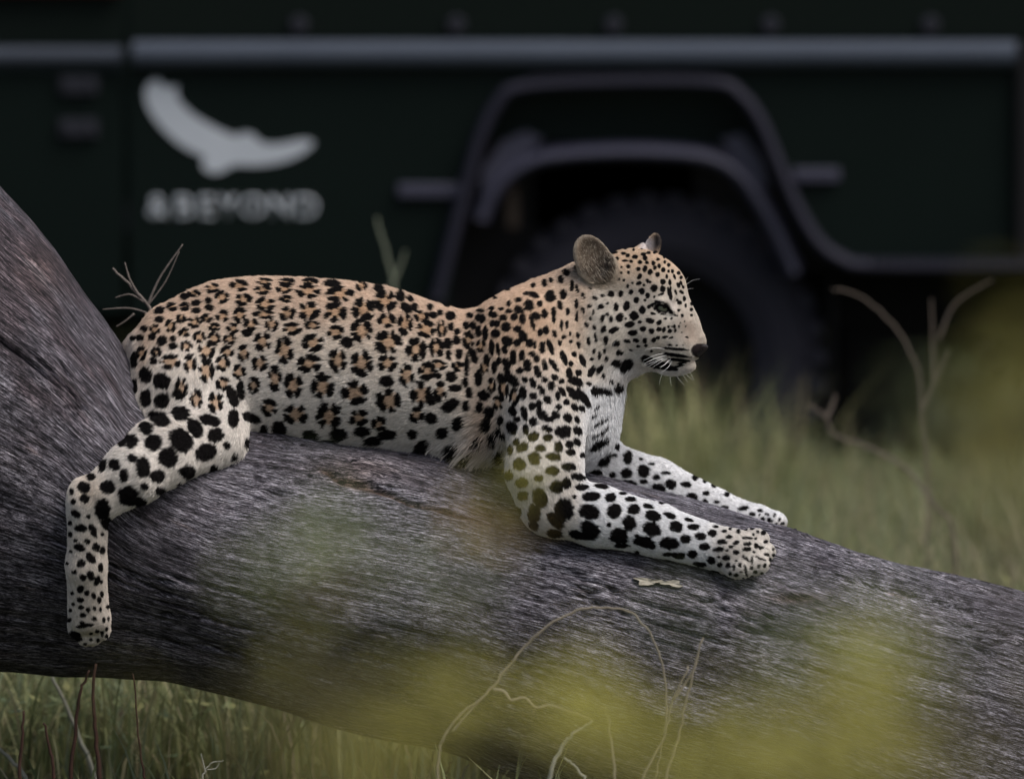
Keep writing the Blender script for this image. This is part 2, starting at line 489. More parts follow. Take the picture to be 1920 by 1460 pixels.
    # pale bark flakes stuck to its flank
    fm = mat('pale_flake', (0.42, 0.40, 0.34), 0.9, 0.1, ((0.20, 0.17, 0.13), 90))
    for (fx, fy, ang, w_, h_) in ((1215, 1089, 0.05, 34, 9), (1262, 1093, 0.1, 26, 8)):
        V = []; ring = 12
        for k in range(ring):
            q = 2 * math.pi * k / ring
            rr = 1 + 0.35 * math.sin(3 * q + fx) + 0.2 * random.uniform(-1, 1)
            px, py = w_ * rr * math.cos(q) * 0.8, h_ * rr * math.sin(q) * 0.8
            px, py = px * math.cos(ang) - py * math.sin(ang), px * math.sin(ang) + py * math.cos(ang)
            V.append((fx + px, fy + py))
        pts = [K(a, b2, log_z(a, b2) - 5 - 3 * random.random()) for a, b2 in V] + [K(a, b2, log_z(a, b2) + 1) for a, b2 in V] + [K(fx, fy, log_z(fx, fy) - 3)]
        Fq = [(k, (k + 1) % ring, 2 * ring) for k in range(ring)] + [(k, k + ring, (k + 1) % ring + ring, (k + 1) % ring) for k in range(ring)]
        mesh_obj('bark_flake', to_world(np.array(pts)), Fq, fm, o)
    return o
LOG = build_log()

# ------------------------------------------------------------------ the leopard
class Prim:
    def __init__(s, fn, lo, hi, k, flow, ln, sub=False):
        s.fn, s.lo, s.hi, s.k, s.flow, s.ln, s.sub = fn, np.array(lo, float), np.array(hi, float), k, np.array(flow, float), ln, sub

PR = []
def ell(c, r, R=None, k=25, flow=(-1, .2, 0), ln=10, sub=False):
    c = np.array(c, float); r = np.array(r, float)
    R = np.eye(3) if R is None else np.array(R, float)
    def fn(p):
        q = (p - c) @ R.T
        a = np.sqrt(((q / r) ** 2).sum(-1)) + 1e-9
        b = np.sqrt(((q / r ** 2) ** 2).sum(-1)) + 1e-9
        return a * (a - 1) / b
    e = np.abs(R.T) @ r
    PR.append(Prim(fn, c - e, c + e, k, flow, ln, sub))

def cap(a, b, ra, rb, k=20, flow=None, ln=9, sub=False, squash=None):
    a = np.array(a, float); b = np.array(b, float); ab = b - a; L2 = (ab ** 2).sum()
    if flow is None: flow = ab / math.sqrt(L2)
    def fn(p):
        pa = p - a
        t = np.clip((pa @ ab) / L2, 0, 1)
        return np.sqrt(((pa - t[..., None] * ab) ** 2).sum(-1)) - (ra + t * (rb - ra))
    m = max(ra, rb)
    PR.append(Prim(fn, np.minimum(a, b) - m, np.maximum(a, b) + m, k, flow, ln, sub))

TOR = np.array([(262, 628, 790, 95), (280, 592, 820, 108), (300, 576, 838, 116), (330, 558, 848, 124), (360, 542, 850, 130), (400, 528, 848, 134), (450, 521, 842, 136), (500, 519, 840, 138), (560, 521, 838, 140), (620, 525, 838, 142),
                (680, 531, 840, 142), (720, 537, 842, 140), (760, 548, 846, 137), (800, 563, 852, 133), (840, 576, 858, 128), (870, 582, 864, 124),
                (900, 578, 870, 122), (950, 560, 880, 122), (1000, 540, 886, 120), (1040, 545, 880, 108), (1080, 590, 862, 88)], float)
def torso(p):
    x = p[..., 0]
    t = np.interp(x, TOR[:, 0], TOR[:, 1]); b = np.interp(x, TOR[:, 0], TOR[:, 2]); w = np.interp(x, TOR[:, 0], TOR[:, 3])
    h = (b - t) / 2
    qy = (p[..., 1] - (t + b) / 2); qz = p[..., 2] - 8
    a = np.sqrt((qy / h) ** 2 + (qz / w) ** 2) + 1e-9
    g = np.sqrt((qy / h ** 2) ** 2 + (qz / w ** 2) ** 2) + 1e-9
    d2 = a * (a - 1) / g
    dx = np.maximum(TOR[0, 0] - x, x - TOR[-1, 0])
    return np.where(dx > 0, np.sqrt(np.maximum(d2, 0) ** 2 + np.maximum(dx, 0) ** 2) + np.minimum(d2, 0) * 0, np.maximum(d2, dx))
PR.append(Prim(torso, (255, 510, -140), (1085, 890, 150), 30, (-1, .28, 0), 11))

# hips and tail
ell((318, 696, 0), (82, 118, 112), k=22, flow=(-.8, .6, 0), ln=11)
cap((262, 660, 40), (225, 735, 150), 34, 26, 25, ln=14)
cap((225, 735, 150), (240, 900, 300), 26, 23, 15, ln=14)
cap((240, 900, 300), (300, 1120, 330), 23, 20, 15, ln=14)
cap((300, 1120, 330), (380, 1190, 320), 20, 16, 15, ln=16)
# near hind leg, hanging down the side of the log
ell(K(352, 728, -86), (98, 136, 58), None, k=30, flow=(-.35, .9, 0), ln=11)
zk, zh = log_z(395, 835) - 30, log_z(165, 925) - 28
cap(K(352, 740, -95), K(390, 818, -128), 80, 60, 44, flow=(-.3, .9, 0), ln=12)
cap(K(396, 818, -128), K(300, 850, log_z(300, 850) - 46), 57, 62, 44, flow=(-.85, .45, 0), ln=12)
cap(K(300, 850, log_z(300, 850) - 46), K(250, 888, log_z(250, 888) - 42), 61, 55, 20, flow=(-.85, .5, 0), ln=12)
cap(K(250, 888, log_z(250, 888) - 42), K(196, 926, log_z(196, 926) - 33), 55, 42, 18, flow=(-.8, .6, 0), ln=9)
cap(K(196, 924, log_z(196, 924) - 32), K(164, 930, zh), 42, 33, 16, flow=(-.7, .6, 0), ln=8)
ell(K(292, 792, -100), (56, 54, 50), k=44, flow=(-.7, .7, 0), ln=11)
cap(K(152, 915, zh + 2), K(161, 955, zh), 18, 30, 14, flow=(0, 1, 0), ln=7)
cap(K(166, 945, zh), K(162, 1060, log_z(162, 1060) - 28), 38, 35, 16, flow=(0, 1, 0), ln=6)
cap(K(162, 1060, log_z(162, 1060) - 28), K(166, 1150, log_z(166, 1150) - 30), 35, 38, 16, flow=(.05, 1, 0), ln=6)
for tx, ty, tr, tz in ((146, 1172, 20, -30), (160, 1190, 17, -40), (176, 1190, 16, -42), (192, 1180, 16, -38), (190, 1160, 18, -34), (174, 1196, 12, -30)):
    ell(K(tx, ty, log_z(tx, ty) + tz), (tr, tr * 1.25, tr), k=7, flow=(.1, 1, 0), ln=5)
# far hind leg, tucked behind
ell((370, 745, 120), (105, 110, 60), k=30, flow=(-.3, .9, 0), ln=12)
cap((420, 800, 140), (360, 900, 190), 55, 45, 22, ln=12)
cap((360, 900, 190), (330, 1010, 260), 42, 34, 16, ln=8)
ell((335, 1060, 285), (42, 52, 40), k=18, flow=(0, 1, 0), ln=6)

# shoulder, neck, chest
ell(K(985, 700, -72), (92, 152, 66), k=34, flow=(-.35, .93, 0), ln=10)
ell(K(950, 640, -50), (70, 80, 58), k=30, flow=(-.8, .5, 0), ln=10)
ell((985, 705, 78), (92, 150, 62), k=34, flow=(-.35, .93, 0), ln=10)
cap((1105, 606, -4), (1010, 680, 0), 102, 128, 40, flow=(-.75, .66, 0), ln=10)
cap((1098, 560, -2), (1000, 625, 0), 66, 84, 34, flow=(-.9, .45, 0), ln=10)
cap((1118, 660, -6), (1092, 800, 0), 62, 64, 34, flow=(-.05, 1, 0), ln=18)
ell((1070, 775, 0), (80, 108, 84), k=34, flow=(-.15, 1, 0), ln=16)
# near foreleg
ze = log_z(1036, 950)
cap(K(1030, 735, -98), K(1022, 890, -160), 76, 66, 26, flow=(-.1, 1, 0), ln=9)
cap(K(1022, 885, -160), K(1036, 946, ze - 36), 66, 54, 22, flow=(.15, 1, 0), ln=9)
cap(K(1034, 944, ze - 38), K(1120, 968, log_z(1120, 968) - 40), 56, 54, 22, flow=(1, .28, 0), ln=9)
cap(K(1120, 966, log_z(1120, 966) - 40), K(1230, 993, log_z(1230, 993) - 34), 55, 47, 14, flow=(1, .26, 0), ln=9)
cap(K(1230, 993, log_z(1230, 993) - 34), K(1345, 1028, log_z(1345, 1028) - 32), 47, 41, 14, flow=(1, .3, 0), ln=7)
ell(K(1375, 1034, log_z(1375, 1034) - 32), (52, 42, 42), k=14, flow=(1, .3, 0), ln=6)
for tx, ty, rx, ry, tz in ((1412, 1012, 31, 22, -22), (1424, 1034, 30, 22, -34), (1414, 1056, 30, 23, -36), (1385, 1064, 30, 21, -32)):
    ell(K(tx, ty, log_z(tx, ty) + tz), (rx, ry, 24), k=7, flow=(1, .35, 0), ln=5)
# far foreleg, over the crest
cap((1075, 760, 90), (1118, 868, 118), 62, 50, 24, flow=(.1, 1, 0), ln=12)
cap(K(1118, 872, 118), K(1230, 908, 132), 50, 47, 20, flow=(1, .4, 0), ln=9)
cap(K(1230, 908, 132), K(1380, 966, 134), 47, 32, 14, flow=(1, .35, 0), ln=7)
ell(K(1408, 973, 130), (46, 30, 38), k=12, flow=(1, .3, 0), ln=5)
for tx, ty, tz in ((1444, 979, 108), (1450, 979, 132), (1444, 981, 154)):
    ell(K(tx, ty, tz), (27, 23, 18), k=7, flow=(1, .35, 0), ln=5)

# head: f forward, h up, l towards the lens
YAW = math.radians(18); CY, SY = math.cos(YAW), math.sin(YAW); HC = (1190.0, 560.0, -12.0)
def H(f, h, l): return np.array([HC[0] + f * CY - l * SY, HC[1] - h, HC[2] - f * SY - l * CY])
def Hd(f, h, l): return np.array([f * CY - l * SY, -h, -f * SY - l * CY])
HR = np.array([[CY, 0, -SY], [0, 1, 0], [-SY, 0, -CY]])
i0 = len(PR)
ell(H(-2, 22, 0), (82, 72, 66), HR, 22, Hd(-1, .1, 0), 5)                    # cranium
ell(H(44, 24, 0), (50, 47, 54), HR, 18, Hd(-.7, .7, 0), 4)                   # brow
cap(H(58, 12, 0), H(116, -76, 0), 40, 21, 16, Hd(-.45, .9, 0), 3.5)           # bridge
ell(H(34, 2, 30), (48, 42, 30), HR, 18, Hd(-.8, .3, .2), 4.5)                  # face side near
ell(H(34, 2, -30), (48, 42, 30), HR, 18, Hd(-.8, .3, -.2), 4.5)
ell(H(93, -90, 20), (40, 28, 25), HR, 13, Hd(-.95, 0, .25), 3.5)             # whisker pads
ell(H(76, -54, 16), (42, 42, 30), HR, 16, Hd(-.9, .1, .3), 3.5)
ell(H(76, -54, -16), (42, 42, 30), HR, 16, Hd(-.9, .1, -.3), 3.5)
ell(H(93, -90, -20), (40, 28, 25), HR, 13, Hd(-.95, 0, -.25), 3.5)
ell(H(118, -84, 0), (17, 16, 17), HR, 10, Hd(-.8, .5, 0), 2.5)
ell(H(78, -124, 0), (41, 19, 24), HR, 9, Hd(-.8, -.6, 0), 7)                   # chin
cap(H(72, -112, 0), H(5, -82, 0), 23, 44, 16, Hd(-.9, -.3, 0), 6)             # jaw
ell(H(16, -48, 40), (58, 56, 34), HR, 20, Hd(-.85, -.4, .2), 6)               # cheeks
ell(H(16, -48, -40), (58, 56, 34), HR, 20, Hd(-.85, -.4, -.2), 6)
ell(H(-38, -58, 38), (48, 58, 42), HR, 26, Hd(-.7, -.7, .1), 12)              # ruff
ell(H(-38, -58, -38), (48, 58, 42), HR, 26, Hd(-.7, -.7, -.1), 12)
ell(H(-10, -102, 0), (44, 40, 36), HR, 26, Hd(-.5, -.9, 0), 14)               # throat
i1 = len(PR)
# ears
def ear(c, axis, face, rl, rw, rt, scoop, k):
    a = np.array(axis, float); a /= np.linalg.norm(a); f = np.array(face, float); f -= a * (f @ a); f /= np.linalg.norm(f); s = np.cross(a, f)
    R = np.stack([a, s, f])
    ell(c, (rl, rw, rt), R, k, a, 3)
    PR[-1].ear = True
    ell(np.array(c) + f * scoop + a * rl * .05, (rl * .82, rw * .80, rt * .95), R, 5, a, 5, True)
    PR[-1].ear = True
    return np.array(c), R
ZE = -62.0
cap((1146, 522, ZE + 12), (1134, 508, ZE + 2), 32, 27, 16, (-.4, -.9, 0), 8)
EAR_C, EAR_R = ear((1112, 490, ZE - 6), (-.42, -.91, .12), (.42, -.05, -1), 52, 36, 15, 12, 10)
cap((1200, 486, 46), (1212, 472, 52), 24, 17, 12, (.2, -1, 0), 6)
cap((1199, 474, 50), (1227, 452, 54), 9, 8, 9, (.4, -.9, 0), 5)
ear((1223, 464, 54), (.36, -.93, .0), (-.75, -.2, -.62), 29, 21, 10, 7, 7)

def eval_prims(p, lst, base=None):
    d = np.full(p.shape[:-1], 90.0) if base is None else base
    for q in lst:
        v = q.fn(p)
        d = comb(d, v, q)
    return d
def comb(d, v, q):
    k = q.k
    if q.sub:
        h = np.maximum(k - np.abs(d + v), 0) / k
        return np.maximum(d, -v) + h * h * k * .25
    h = np.maximum(k - np.abs(d - v), 0) / k
    return np.minimum(d, v) - h * h * k * .25

def head_z(x, y):                                  # near surface of the head at a local (x, y)
    z = np.linspace(-160, 60, 441)
    p = np.stack([np.full_like(z, x), np.full_like(z, y), z], -1)
    d = eval_prims(p, PR[i0:i1])
    i = int(np.argmax(d < 0))
    return float(z[i])

# eye: socket, ball, lids
EX, EY = 1240.0, 575.5
EZ = head_z(EX, EY)
ER = 13.5
EC = np.array([EX, EY, EZ + 8.0])
def lidp(x, y, off=0.0):
    dx, dy = x - EX, y - EY
    zz = EC[2] - math.sqrt(max(20.0, (ER + 1.5) ** 2 - dx * dx - dy * dy))
    return (x, y, max(zz, EZ - 6) + off)
ell((EX + 1, EY + 1, EZ - 2), (17, 11, 11), None, 6, (-1, 0, 0), 3, True)
PR[-1].eye = True
for A, rr in ((((1221, 573), (1230, 569.5), (1241, 569), (1252, 573.5), (1261, 584)), 5.6), (((1222, 573), (1229, 581), (1240, 587), (1251, 587), (1261, 584)), 3.2)):
    for (a, b) in zip(A[:-1], A[1:]):
        cap(lidp(*a), lidp(*b), rr, rr, 4, (-1, 0, 0), 3)
cap((1226, 560, EZ + 5), (1256, 561, EZ + 1), 7, 6, 12, (-1, -.3, 0), 4)      # brow ridge
# mouth line and nostril
ML = [(1207, 672), (1235, 681), (1262, 685), (1288, 681), (1303, 672)]
for (a, b) in zip(ML[:-1], ML[1:]):
    cap((a[0], a[1], head_z(*a) - 1), (b[0], b[1], head_z(*b) - 1), 2.6, 2.6, 5, (-1, 0, 0), 3, True)
    PR[-1].eye = True

def build_field():
    def axis(segs):
        out = [segs[0][0]]
        for a, b, st in segs:
            n = max(1, int(round((b - a) / st)))
            out += list(np.linspace(a, b, n + 1)[1:])
        return np.array(out)
    xs = axis([(95, 240, 4.5), (240, 1055, 5.5), (1055, 1335, 2.6), (1335, 1500, 4.2)])
    ys = axis([(424, 725, 2.8), (725, 1235, 5.0)])
    zs = axis([(-390, -135, 5.0), (-135, 75, 2.9), (75, 380, 6)])
    F = np.full((len(xs), len(ys), len(zs)), 90.0, np.float32)
    for q in PR:
        m = q.k + 30
        i = np.searchsorted(xs, [q.lo[0] - m, q.hi[0] + m]); j = np.searchsorted(ys, [q.lo[1] - m, q.hi[1] + m]); l = np.searchsorted(zs, [q.lo[2] - m, q.hi[2] + m])
        if i[1] <= i[0] or j[1] <= j[0] or l[1] <= l[0]: continue
        sub = np.stack(np.meshgrid(xs[i[0]:i[1]], ys[j[0]:j[1]], zs[l[0]:l[1]], indexing='ij'), -1)
        sl = (slice(*i), slice(*j), slice(*l))
        F[sl] = comb(F[sl], q.fn(sub), q)
    return xs, ys, zs, F

def surface_nets(xs, ys, zs, F):
    S = F < 0
    nx, ny, nz = F.shape
    c = [(a, b, d) for a in (0, 1) for b in (0, 1) for d in (0, 1)]
    cnt = sum(S[a:nx - 1 + a, b:ny - 1 + b, d:nz - 1 + d].astype(np.int8) for a, b, d in c)
    I, J, L = np.nonzero((cnt > 0) & (cnt < 8))
    idx = np.full((nx - 1, ny - 1, nz - 1), -1, np.int32)
    idx[I, J, L] = np.arange(len(I))
    acc = np.zeros((len(I), 3)); n = np.zeros(len(I))
    ax = (xs, ys, zs)
    for e in range(3):
        o = [k for k in range(3) if k != e]
        for u in (0, 1):
            for v in (0, 1):
                a = [0, 0, 0]; a[o[0]] = u; a[o[1]] = v
                b = list(a); b[e] = 1
                f0 = F[I + a[0], J + a[1], L + a[2]].astype(float); f1 = F[I + b[0], J + b[1], L + b[2]].astype(float)
                m = (f0 < 0) != (f1 < 0)
                t = np.where(m, f0 / np.where(m, f0 - f1, 1), 0)
                g = (I, J, L)
                pt = np.zeros((len(I), 3))
                for w in range(3):
                    if w == e: pt[:, w] = ax[w][g[w]] * (1 - t) + ax[w][g[w] + 1] * t
                    else: pt[:, w] = ax[w][g[w] + a[w]]
                acc += pt * m[:, None]; n += m
    V = acc / n[:, None]
    Q = []
    for e in range(3):
        o = [(e + 1) % 3, (e + 2) % 3]
        s0 = [slice(1, -1)] * 3; s1 = [slice(1, -1)] * 3
        s0[e] = slice(0, -1); s1[e] = slice(1, None)
        A, B = S[tuple(s0)], S[tuple(s1)]
        for flip in (0, 1):
            g = np.nonzero(A & ~B) if not flip else np.nonzero(~A & B)
            g = [g[w] + (0 if w == e else 1) for w in range(3)]
            def cell(du, dv):
                h = list(g); h[o[0]] = h[o[0]] - du; h[o[1]] = h[o[1]] - dv
                return idx[h[0], h[1], h[2]]
            q = np.stack([cell(1, 1), cell(0, 1), cell(0, 0), cell(1, 0)], 1)
            Q.append(q[:, ::-1] if flip else q)
    return V, np.concatenate(Q)

xs_, ys_, zs_, FLD = build_field()
BV, BF = surface_nets(xs_, ys_, zs_, FLD)
del FLD
# keep the largest island, relax lightly
def islands(V, F):
    lab = np.arange(len(V))
    e = np.concatenate([F[:, [0, 1]], F[:, [1, 2]], F[:, [2, 3]], F[:, [3, 0]]])
    for _ in range(400):
        old = lab.copy()
        np.minimum.at(lab, e[:, 0], lab[e[:, 1]]); np.minimum.at(lab, e[:, 1], lab[e[:, 0]])
        lab = lab[lab]
        if (lab == old).all(): break
    return lab
lab = islands(BV, BF)
big = np.bincount(lab).argmax()
keep = lab == big
rm = np.cumsum(keep) - 1
BF = rm[BF[keep[BF].all(1)]]; BV = BV[keep]
e_ = np.concatenate([BF[:, [0, 1]], BF[:, [1, 2]], BF[:, [2, 3]], BF[:, [3, 0]]])
for _ in range(3):
    s = np.zeros_like(BV); n_ = np.zeros(len(BV))
    for c in range(3):
        s[:, c] = np.bincount(e_[:, 0], BV[e_[:, 1], c], len(BV)) + np.bincount(e_[:, 1], BV[e_[:, 0], c], len(BV))
    n_ = np.bincount(e_[:, 0], None, len(BV)) + np.bincount(e_[:, 1], None, len(BV))
    BV = BV * 0.55 + 0.45 * s / n_[:, None]

def vnormals(V, F):
    a = np.cross(V[F[:, 2]] - V[F[:, 0]], V[F[:, 3]] - V[F[:, 1]])
    N = np.zeros_like(V)
    for k in range(4):
        for c in range(3): N[:, c] += np.bincount(F[:, k], a[:, c], len(V))
    return N / (np.linalg.norm(N, axis=1)[:, None] + 1e-9)
BN = vnormals(BV, BF)
cen = BV.mean(0)
if ((BV[BV[:, 1].argmin()] - cen) * BN[BV[:, 1].argmin()]).sum() < 0:
    BF = BF[:, ::-1]; BN = -BN

# fur direction and length from the nearest shapes
num = np.zeros_like(BV); den = np.zeros(len(BV)); lnum = np.zeros(len(BV))
for q in PR:
    if q.sub and hasattr(q, 'eye'): continue
    m = 55
    s = np.nonzero(((BV > q.lo - m) & (BV < q.hi + m)).all(1))[0]
    if len(s) == 0: continue
    dd = np.abs(q.fn(BV[s]))
    w = np.exp(-dd / 9.0) + 1e-9
    f = q.flow / np.linalg.norm(q.flow)
    num[s] += w[:, None] * f; den[s] += w; lnum[s] += w * q.ln
BFLOW = num / (den[:, None] + 1e-9)
BLEN = lnum / (den + 1e-9)

# ------------------------------------------------------------------ the coat
# dark marks and rosettes, (x, y, half width, half height, turn) as laid out on the flank
def scaled(lst, ox, oy, s):
    out = []
    for t in lst:
        a = t[4] if len(t) > 4 else 0
        out.append((ox + t[0] / s, oy + t[1] / s, t[2] / s, t[3] / s, a))
    return out
ROS2 = [(560,240,45,25),(680,205,50,35),(850,190,65,40),(1015,165,60,25),(1160,165,55,25),(1310,165,55,25),(1640,190,40,40),
 (740,265,52,45),(880,280,60,45),(1005,215,60,35),(1020,310,75,50),(1140,212,60,32),(1155,275,45,25),(1295,225,85,50),(1500,245,95,55),(1790,290,78,70),
 (420,325,40,30),(505,325,35,30),(745,385,48,42),(855,380,45,58),(1010,375,78,32),(1160,370,58,48),(1300,355,76,66),(1470,360,78,66),(1650,345,74,82),(1800,415,62,50),
 (410,450,40,45),(480,405,38,32),(565,425,45,42),(645,400,42,32),(690,455,46,28),(815,465,46,36),(930,440,52,40),(1060,440,50,50),(1190,468,68,45),(1325,445,56,32),(1470,490,62,52),(1640,480,78,82),
 (310,470,40,36),(500,490,40,32),(595,520,46,42),(690,530,48,50),(790,535,48,40),(1000,550,58,66),(1140,605,64,95),(1325,560,74,62),(1810,555,92,80),
 (225,625,36,52),(320,620,36,34),(510,580,46,38),(640,610,64,58),(775,615,46,44),(880,625,44,62),(985,690,56,58),(1300,692,84,62),(1485,670,66,84),(1640,690,74,92),(1805,690,66,62),
 (410,680,74,52),(535,690,44,66),(640,735,58,88),(745,690,54,54),(850,745,48,54),(1080,790,52,90),(480,850,44,80),(750,820,52,48),(945,830,42,62),(1200,835,66,92),(1390,840,80,92),(1595,880,98,84),(1815,930,90,84),
 (575,920,46,70),(700,940,52,72),(1045,975,56,60),(1215,1020,88,72),(1430,1030,84,92),(1620,1040,66,56),(1750,1080,52,50)]
SPT2 = [(1450,175,50,22),(1750,205,32,24),(1890,260,30,30),(500,260,28,22),(340,350,30,24),(340,408,28,22),(575,300,34,18,-15),(578,350,30,18),(655,285,22,20),(660,332,26,20),(240,465,22,20),(215,525,26,20),(290,522,24,22),(355,545,35,28,-30),
 (425,530,20,18),(425,580,30,22),(900,495,34,24),(1545,555,45,36),(300,675,25,23),(175,665,22,54),(170,525,18,18),(250,765,40,50),(350,805,54,52),(355,930,52,45),(250,912,34,56),(460,892,40,34),(810,905,32,70,-20),(865,880,24,50),(860,840,24,30),(1800,805,46,36),
 (340,1045,70,44,25),(475,1010,54,45),(212,1022,22,26),(180,1050,15,30),(175,840,22,48),(255,1105,46,40),(570,1105,42,62,-30),(665,1055,66,34,15),(700,1150,50,44),(815,1045,34,56),(300,1200,56,50),(480,1185,82,66,45),(160,1190,40,44),(395,1295,60,62),
 (640,1260,70,50,-20),(165,1300,30,28),(235,1355,44,66),(110,1415,28,40),(520,1390,50,44),(330,1415,50,40),(50,1340,38,40,-40),(100,1170,34,40),(930,1040,60,30,20),(1110,1110,50,44,30),(1310,1160,52,40,15),(1490,1150,56,40),(1640,1130,50,34),(1800,1150,60,34),(1720,1190,60,26),(1420,1205,60,22),(1010,1120,24,30)]
SPT4 = [(340,345,20,40,20),(460,190,28,50,25),(275,405,25,22),(235,465,38,30,30),(165,490,12,20),(240,530,28,24),(175,548,15,15),(370,465,42,36),(340,595,42,64),(490,515,58,54),(550,550,46,28,20),(675,490,35,22),(190,618,30,20,35),(262,633,12,14),(155,672,12,12),(218,700,34,22),(287,715,20,38,-25),(375,678,40,32),(157,735,12,15),(255,775,18,15,30),(210,810,30,20,20),
 (305,808,22,22),(342,825,15,24),(275,870,22,36,-35),(160,832,10,10),(220,900,25,22),(180,950,16,12),(275,970,20,28,-20),(230,980,20,18,20),(310,1000,15,30,15),(330,925,14,25),(335,1005,8,10),(215,1045,20,20),(253,1068,15,16),(290,1085,12,18,-15),(322,1108,12,18),(216,1108,20,14),(338,1075,10,18),(217,1150,18,12),(258,1165,14,14),(295,1158,9,13),(230,1195,18,13),
 (298,1218,12,11),(348,1222,9,16),(225,1238,14,8),(330,1165,8,12),(310,1288,12,10),(275,1300,10,8),(275,1335,10,8),(365,1275,8,13),(340,1310,8,8),(375,1215,6,13),(830,380,44,34)]
ROS3 = [(205,440,54,74),(310,388,52,44),(340,470,68,62),(440,470,36,60),(405,585,48,66),(275,600,68,80),(215,765,54,82),(345,740,62,62),(420,700,56,40),(540,710,38,36),(430,870,44,70),(310,890,74,88),(280,1020,54,56),(610,540,42,60),(835,845,36,90),(715,715,34,46),(760,835,30,52),(800,945,36,50),(905,905,34,66),(690,580,36,42)]
SPT3 = [(210,335,46,26,40),(265,325,22,25),(175,255,28,35),(240,275,22,18,40),(385,380,28,20),(430,365,20,18),(495,385,32,28),(365,325,20,20),(500,455,20,25),(540,485,20,20),(480,560,28,34),(535,540,24,30),(430,625,18,24),(485,640,18,35),(550,630,24,30),(415,770,28,18),(525,850,42,24),(500,775,34,34),(430,835,0,0),(370,930,30,28),(495,960,62,34,-30),(370,1045,40,38),
 (620,380,20,18),(595,445,20,24),(640,445,20,24),(690,400,34,28),(675,485,20,34),(720,495,18,48),(770,375,30,22),(780,435,34,24),(835,395,26,20),(855,455,34,30),(785,500,28,28),(905,390,24,20),(870,355,20,14),(935,345,30,24,20),(960,405,22,34),(1000,315,34,34,20),(930,470,30,24),(960,512,28,44,-30),(925,555,24,26),(860,550,38,34),(760,590,18,50),(800,600,14,40),(845,600,18,34),(640,640,24,54,-25),(600,700,18,68),(730,665,20,34),(775,715,18,40),
 (805,675,17,24),(855,690,24,34,-20),(900,650,19,50),(955,640,24,34),(1005,560,22,28,20),(1040,570,13,22),(1085,590,22,36),(1140,585,18,50,-20),(1050,660,20,22),(1020,630,18,20),(990,705,26,38),(940,735,24,20),(1055,745,22,38,-20),(860,745,19,45,-15),(895,800,28,50,-45),(820,785,24,34),(675,785,24,48),(615,880,24,34),(590,810,19,34),(710,895,38,34),(740,1010,34,38),(680,975,24,34),(595,965,24,34),
 (960,880,24,42),(1025,815,20,34,-20),(975,795,20,20),(1100,795,20,16),(1145,835,24,30),(1080,860,17,38,-20),(1100,700,17,38,-15),(1160,700,16,50,-35),(1165,780,24,18,30),(1210,805,19,17),(1225,655,18,50,-20),(1260,755,21,34),(1290,630,17,17),(1270,690,16,17),(1345,670,18,44,-20),(1320,750,19,20),(1300,805,50,28,20),(1285,885,24,55,-40),(1120,925,30,24,20),(1185,900,15,28),(1215,870,17,34,-35),
 (1240,940,20,20),(1190,970,22,18),(1020,965,24,24),(1030,900,28,20,20),(1065,955,17,34),(1085,1020,42,30,40),(1130,1050,34,18),(970,1010,21,50,-10),(895,1000,24,36,-25),(925,1050,24,18),(1030,1065,28,28),(1170,1020,28,24,30),(1250,1040,34,26,45),(1310,1050,15,24,-30),(1295,970,28,20,45),(1340,980,24,18,45),(1350,910,24,74,-35),(890,1105,34,44,-20),(980,1115,20,34),(1030,1160,38,30,-45),(1115,1110,36,20,20),(1220,1130,50,40),
 (1315,1125,34,24,45),(1120,1165,34,24),(815,1055,19,30),(800,1140,20,24),(835,1165,15,18),(920,1195,22,24),(960,1230,40,28,-20),(1075,1235,34,24),(1190,1225,26,38),(1260,1210,28,24),(1310,1195,20,30,-30),(1270,1260,30,22),(1345,1280,19,20),(1035,1300,40,40),(940,1335,40,38),(1160,1290,48,24,10),(1255,1355,45,28),(1150,1380,45,28),(880,1240,19,30),(810,1300,24,40),(1320,1420,45,18),(720,1090,34,44),(760,1180,22,40,-20),
 (1035,250,34,18,20),(1100,170,18,24),(1140,155,14,17),(1205,150,19,24),(1240,105,24,20,40),(1140,258,34,38,30),(1218,245,22,30),(1275,190,13,34),(1070,305,17,20),(1100,370,21,30),(1045,385,28,24,30),(1160,360,15,30),(1160,402,13,24),(1200,315,16,30,-15),(1020,425,14,50,-15),(1070,490,13,28),(1110,475,20,28),(1165,500,13,24,-20),(1210,440,11,38),(1245,440,11,24),(1250,355,13,24),(1305,310,10,30),(1310,210,10,30,-15),(1308,390,10,34),
 (1350,345,11,18,-20),(1370,440,11,20,-20),(1415,360,7,17),(1315,510,11,20,-15),(1320,570,13,24,-15),(1265,500,8,13),(1385,545,11,28,-10),(1430,525,11,30,-10),(1480,470,13,20),(1495,540,15,28),(1455,635,11,24),(1420,610,10,18),(1500,660,11,18),(1225,520,14,14),(1200,560,13,20),(1350,255,9,20,-20),(870,305,15,18),(930,280,24,14),(820,340,20,11),(760,335,20,11),(690,350,28,11),(980,240,16,12),
 (1430,870,30,34),(1490,870,46,24,10),(1580,850,30,34,30),(1480,770,13,13),(1405,740,22,40,35),(1455,730,34,17,-50),(1565,690,34,24),(1630,700,46,34,-40),(1455,1212,66,26,-28),(1440,1085,38,7,-35),(1450,1150,46,8,-25),(1490,1060,34,7,-40),(1420,1030,24,8,-40),(1500,1110,24,8,-50),(1440,980,22,10,-40)]
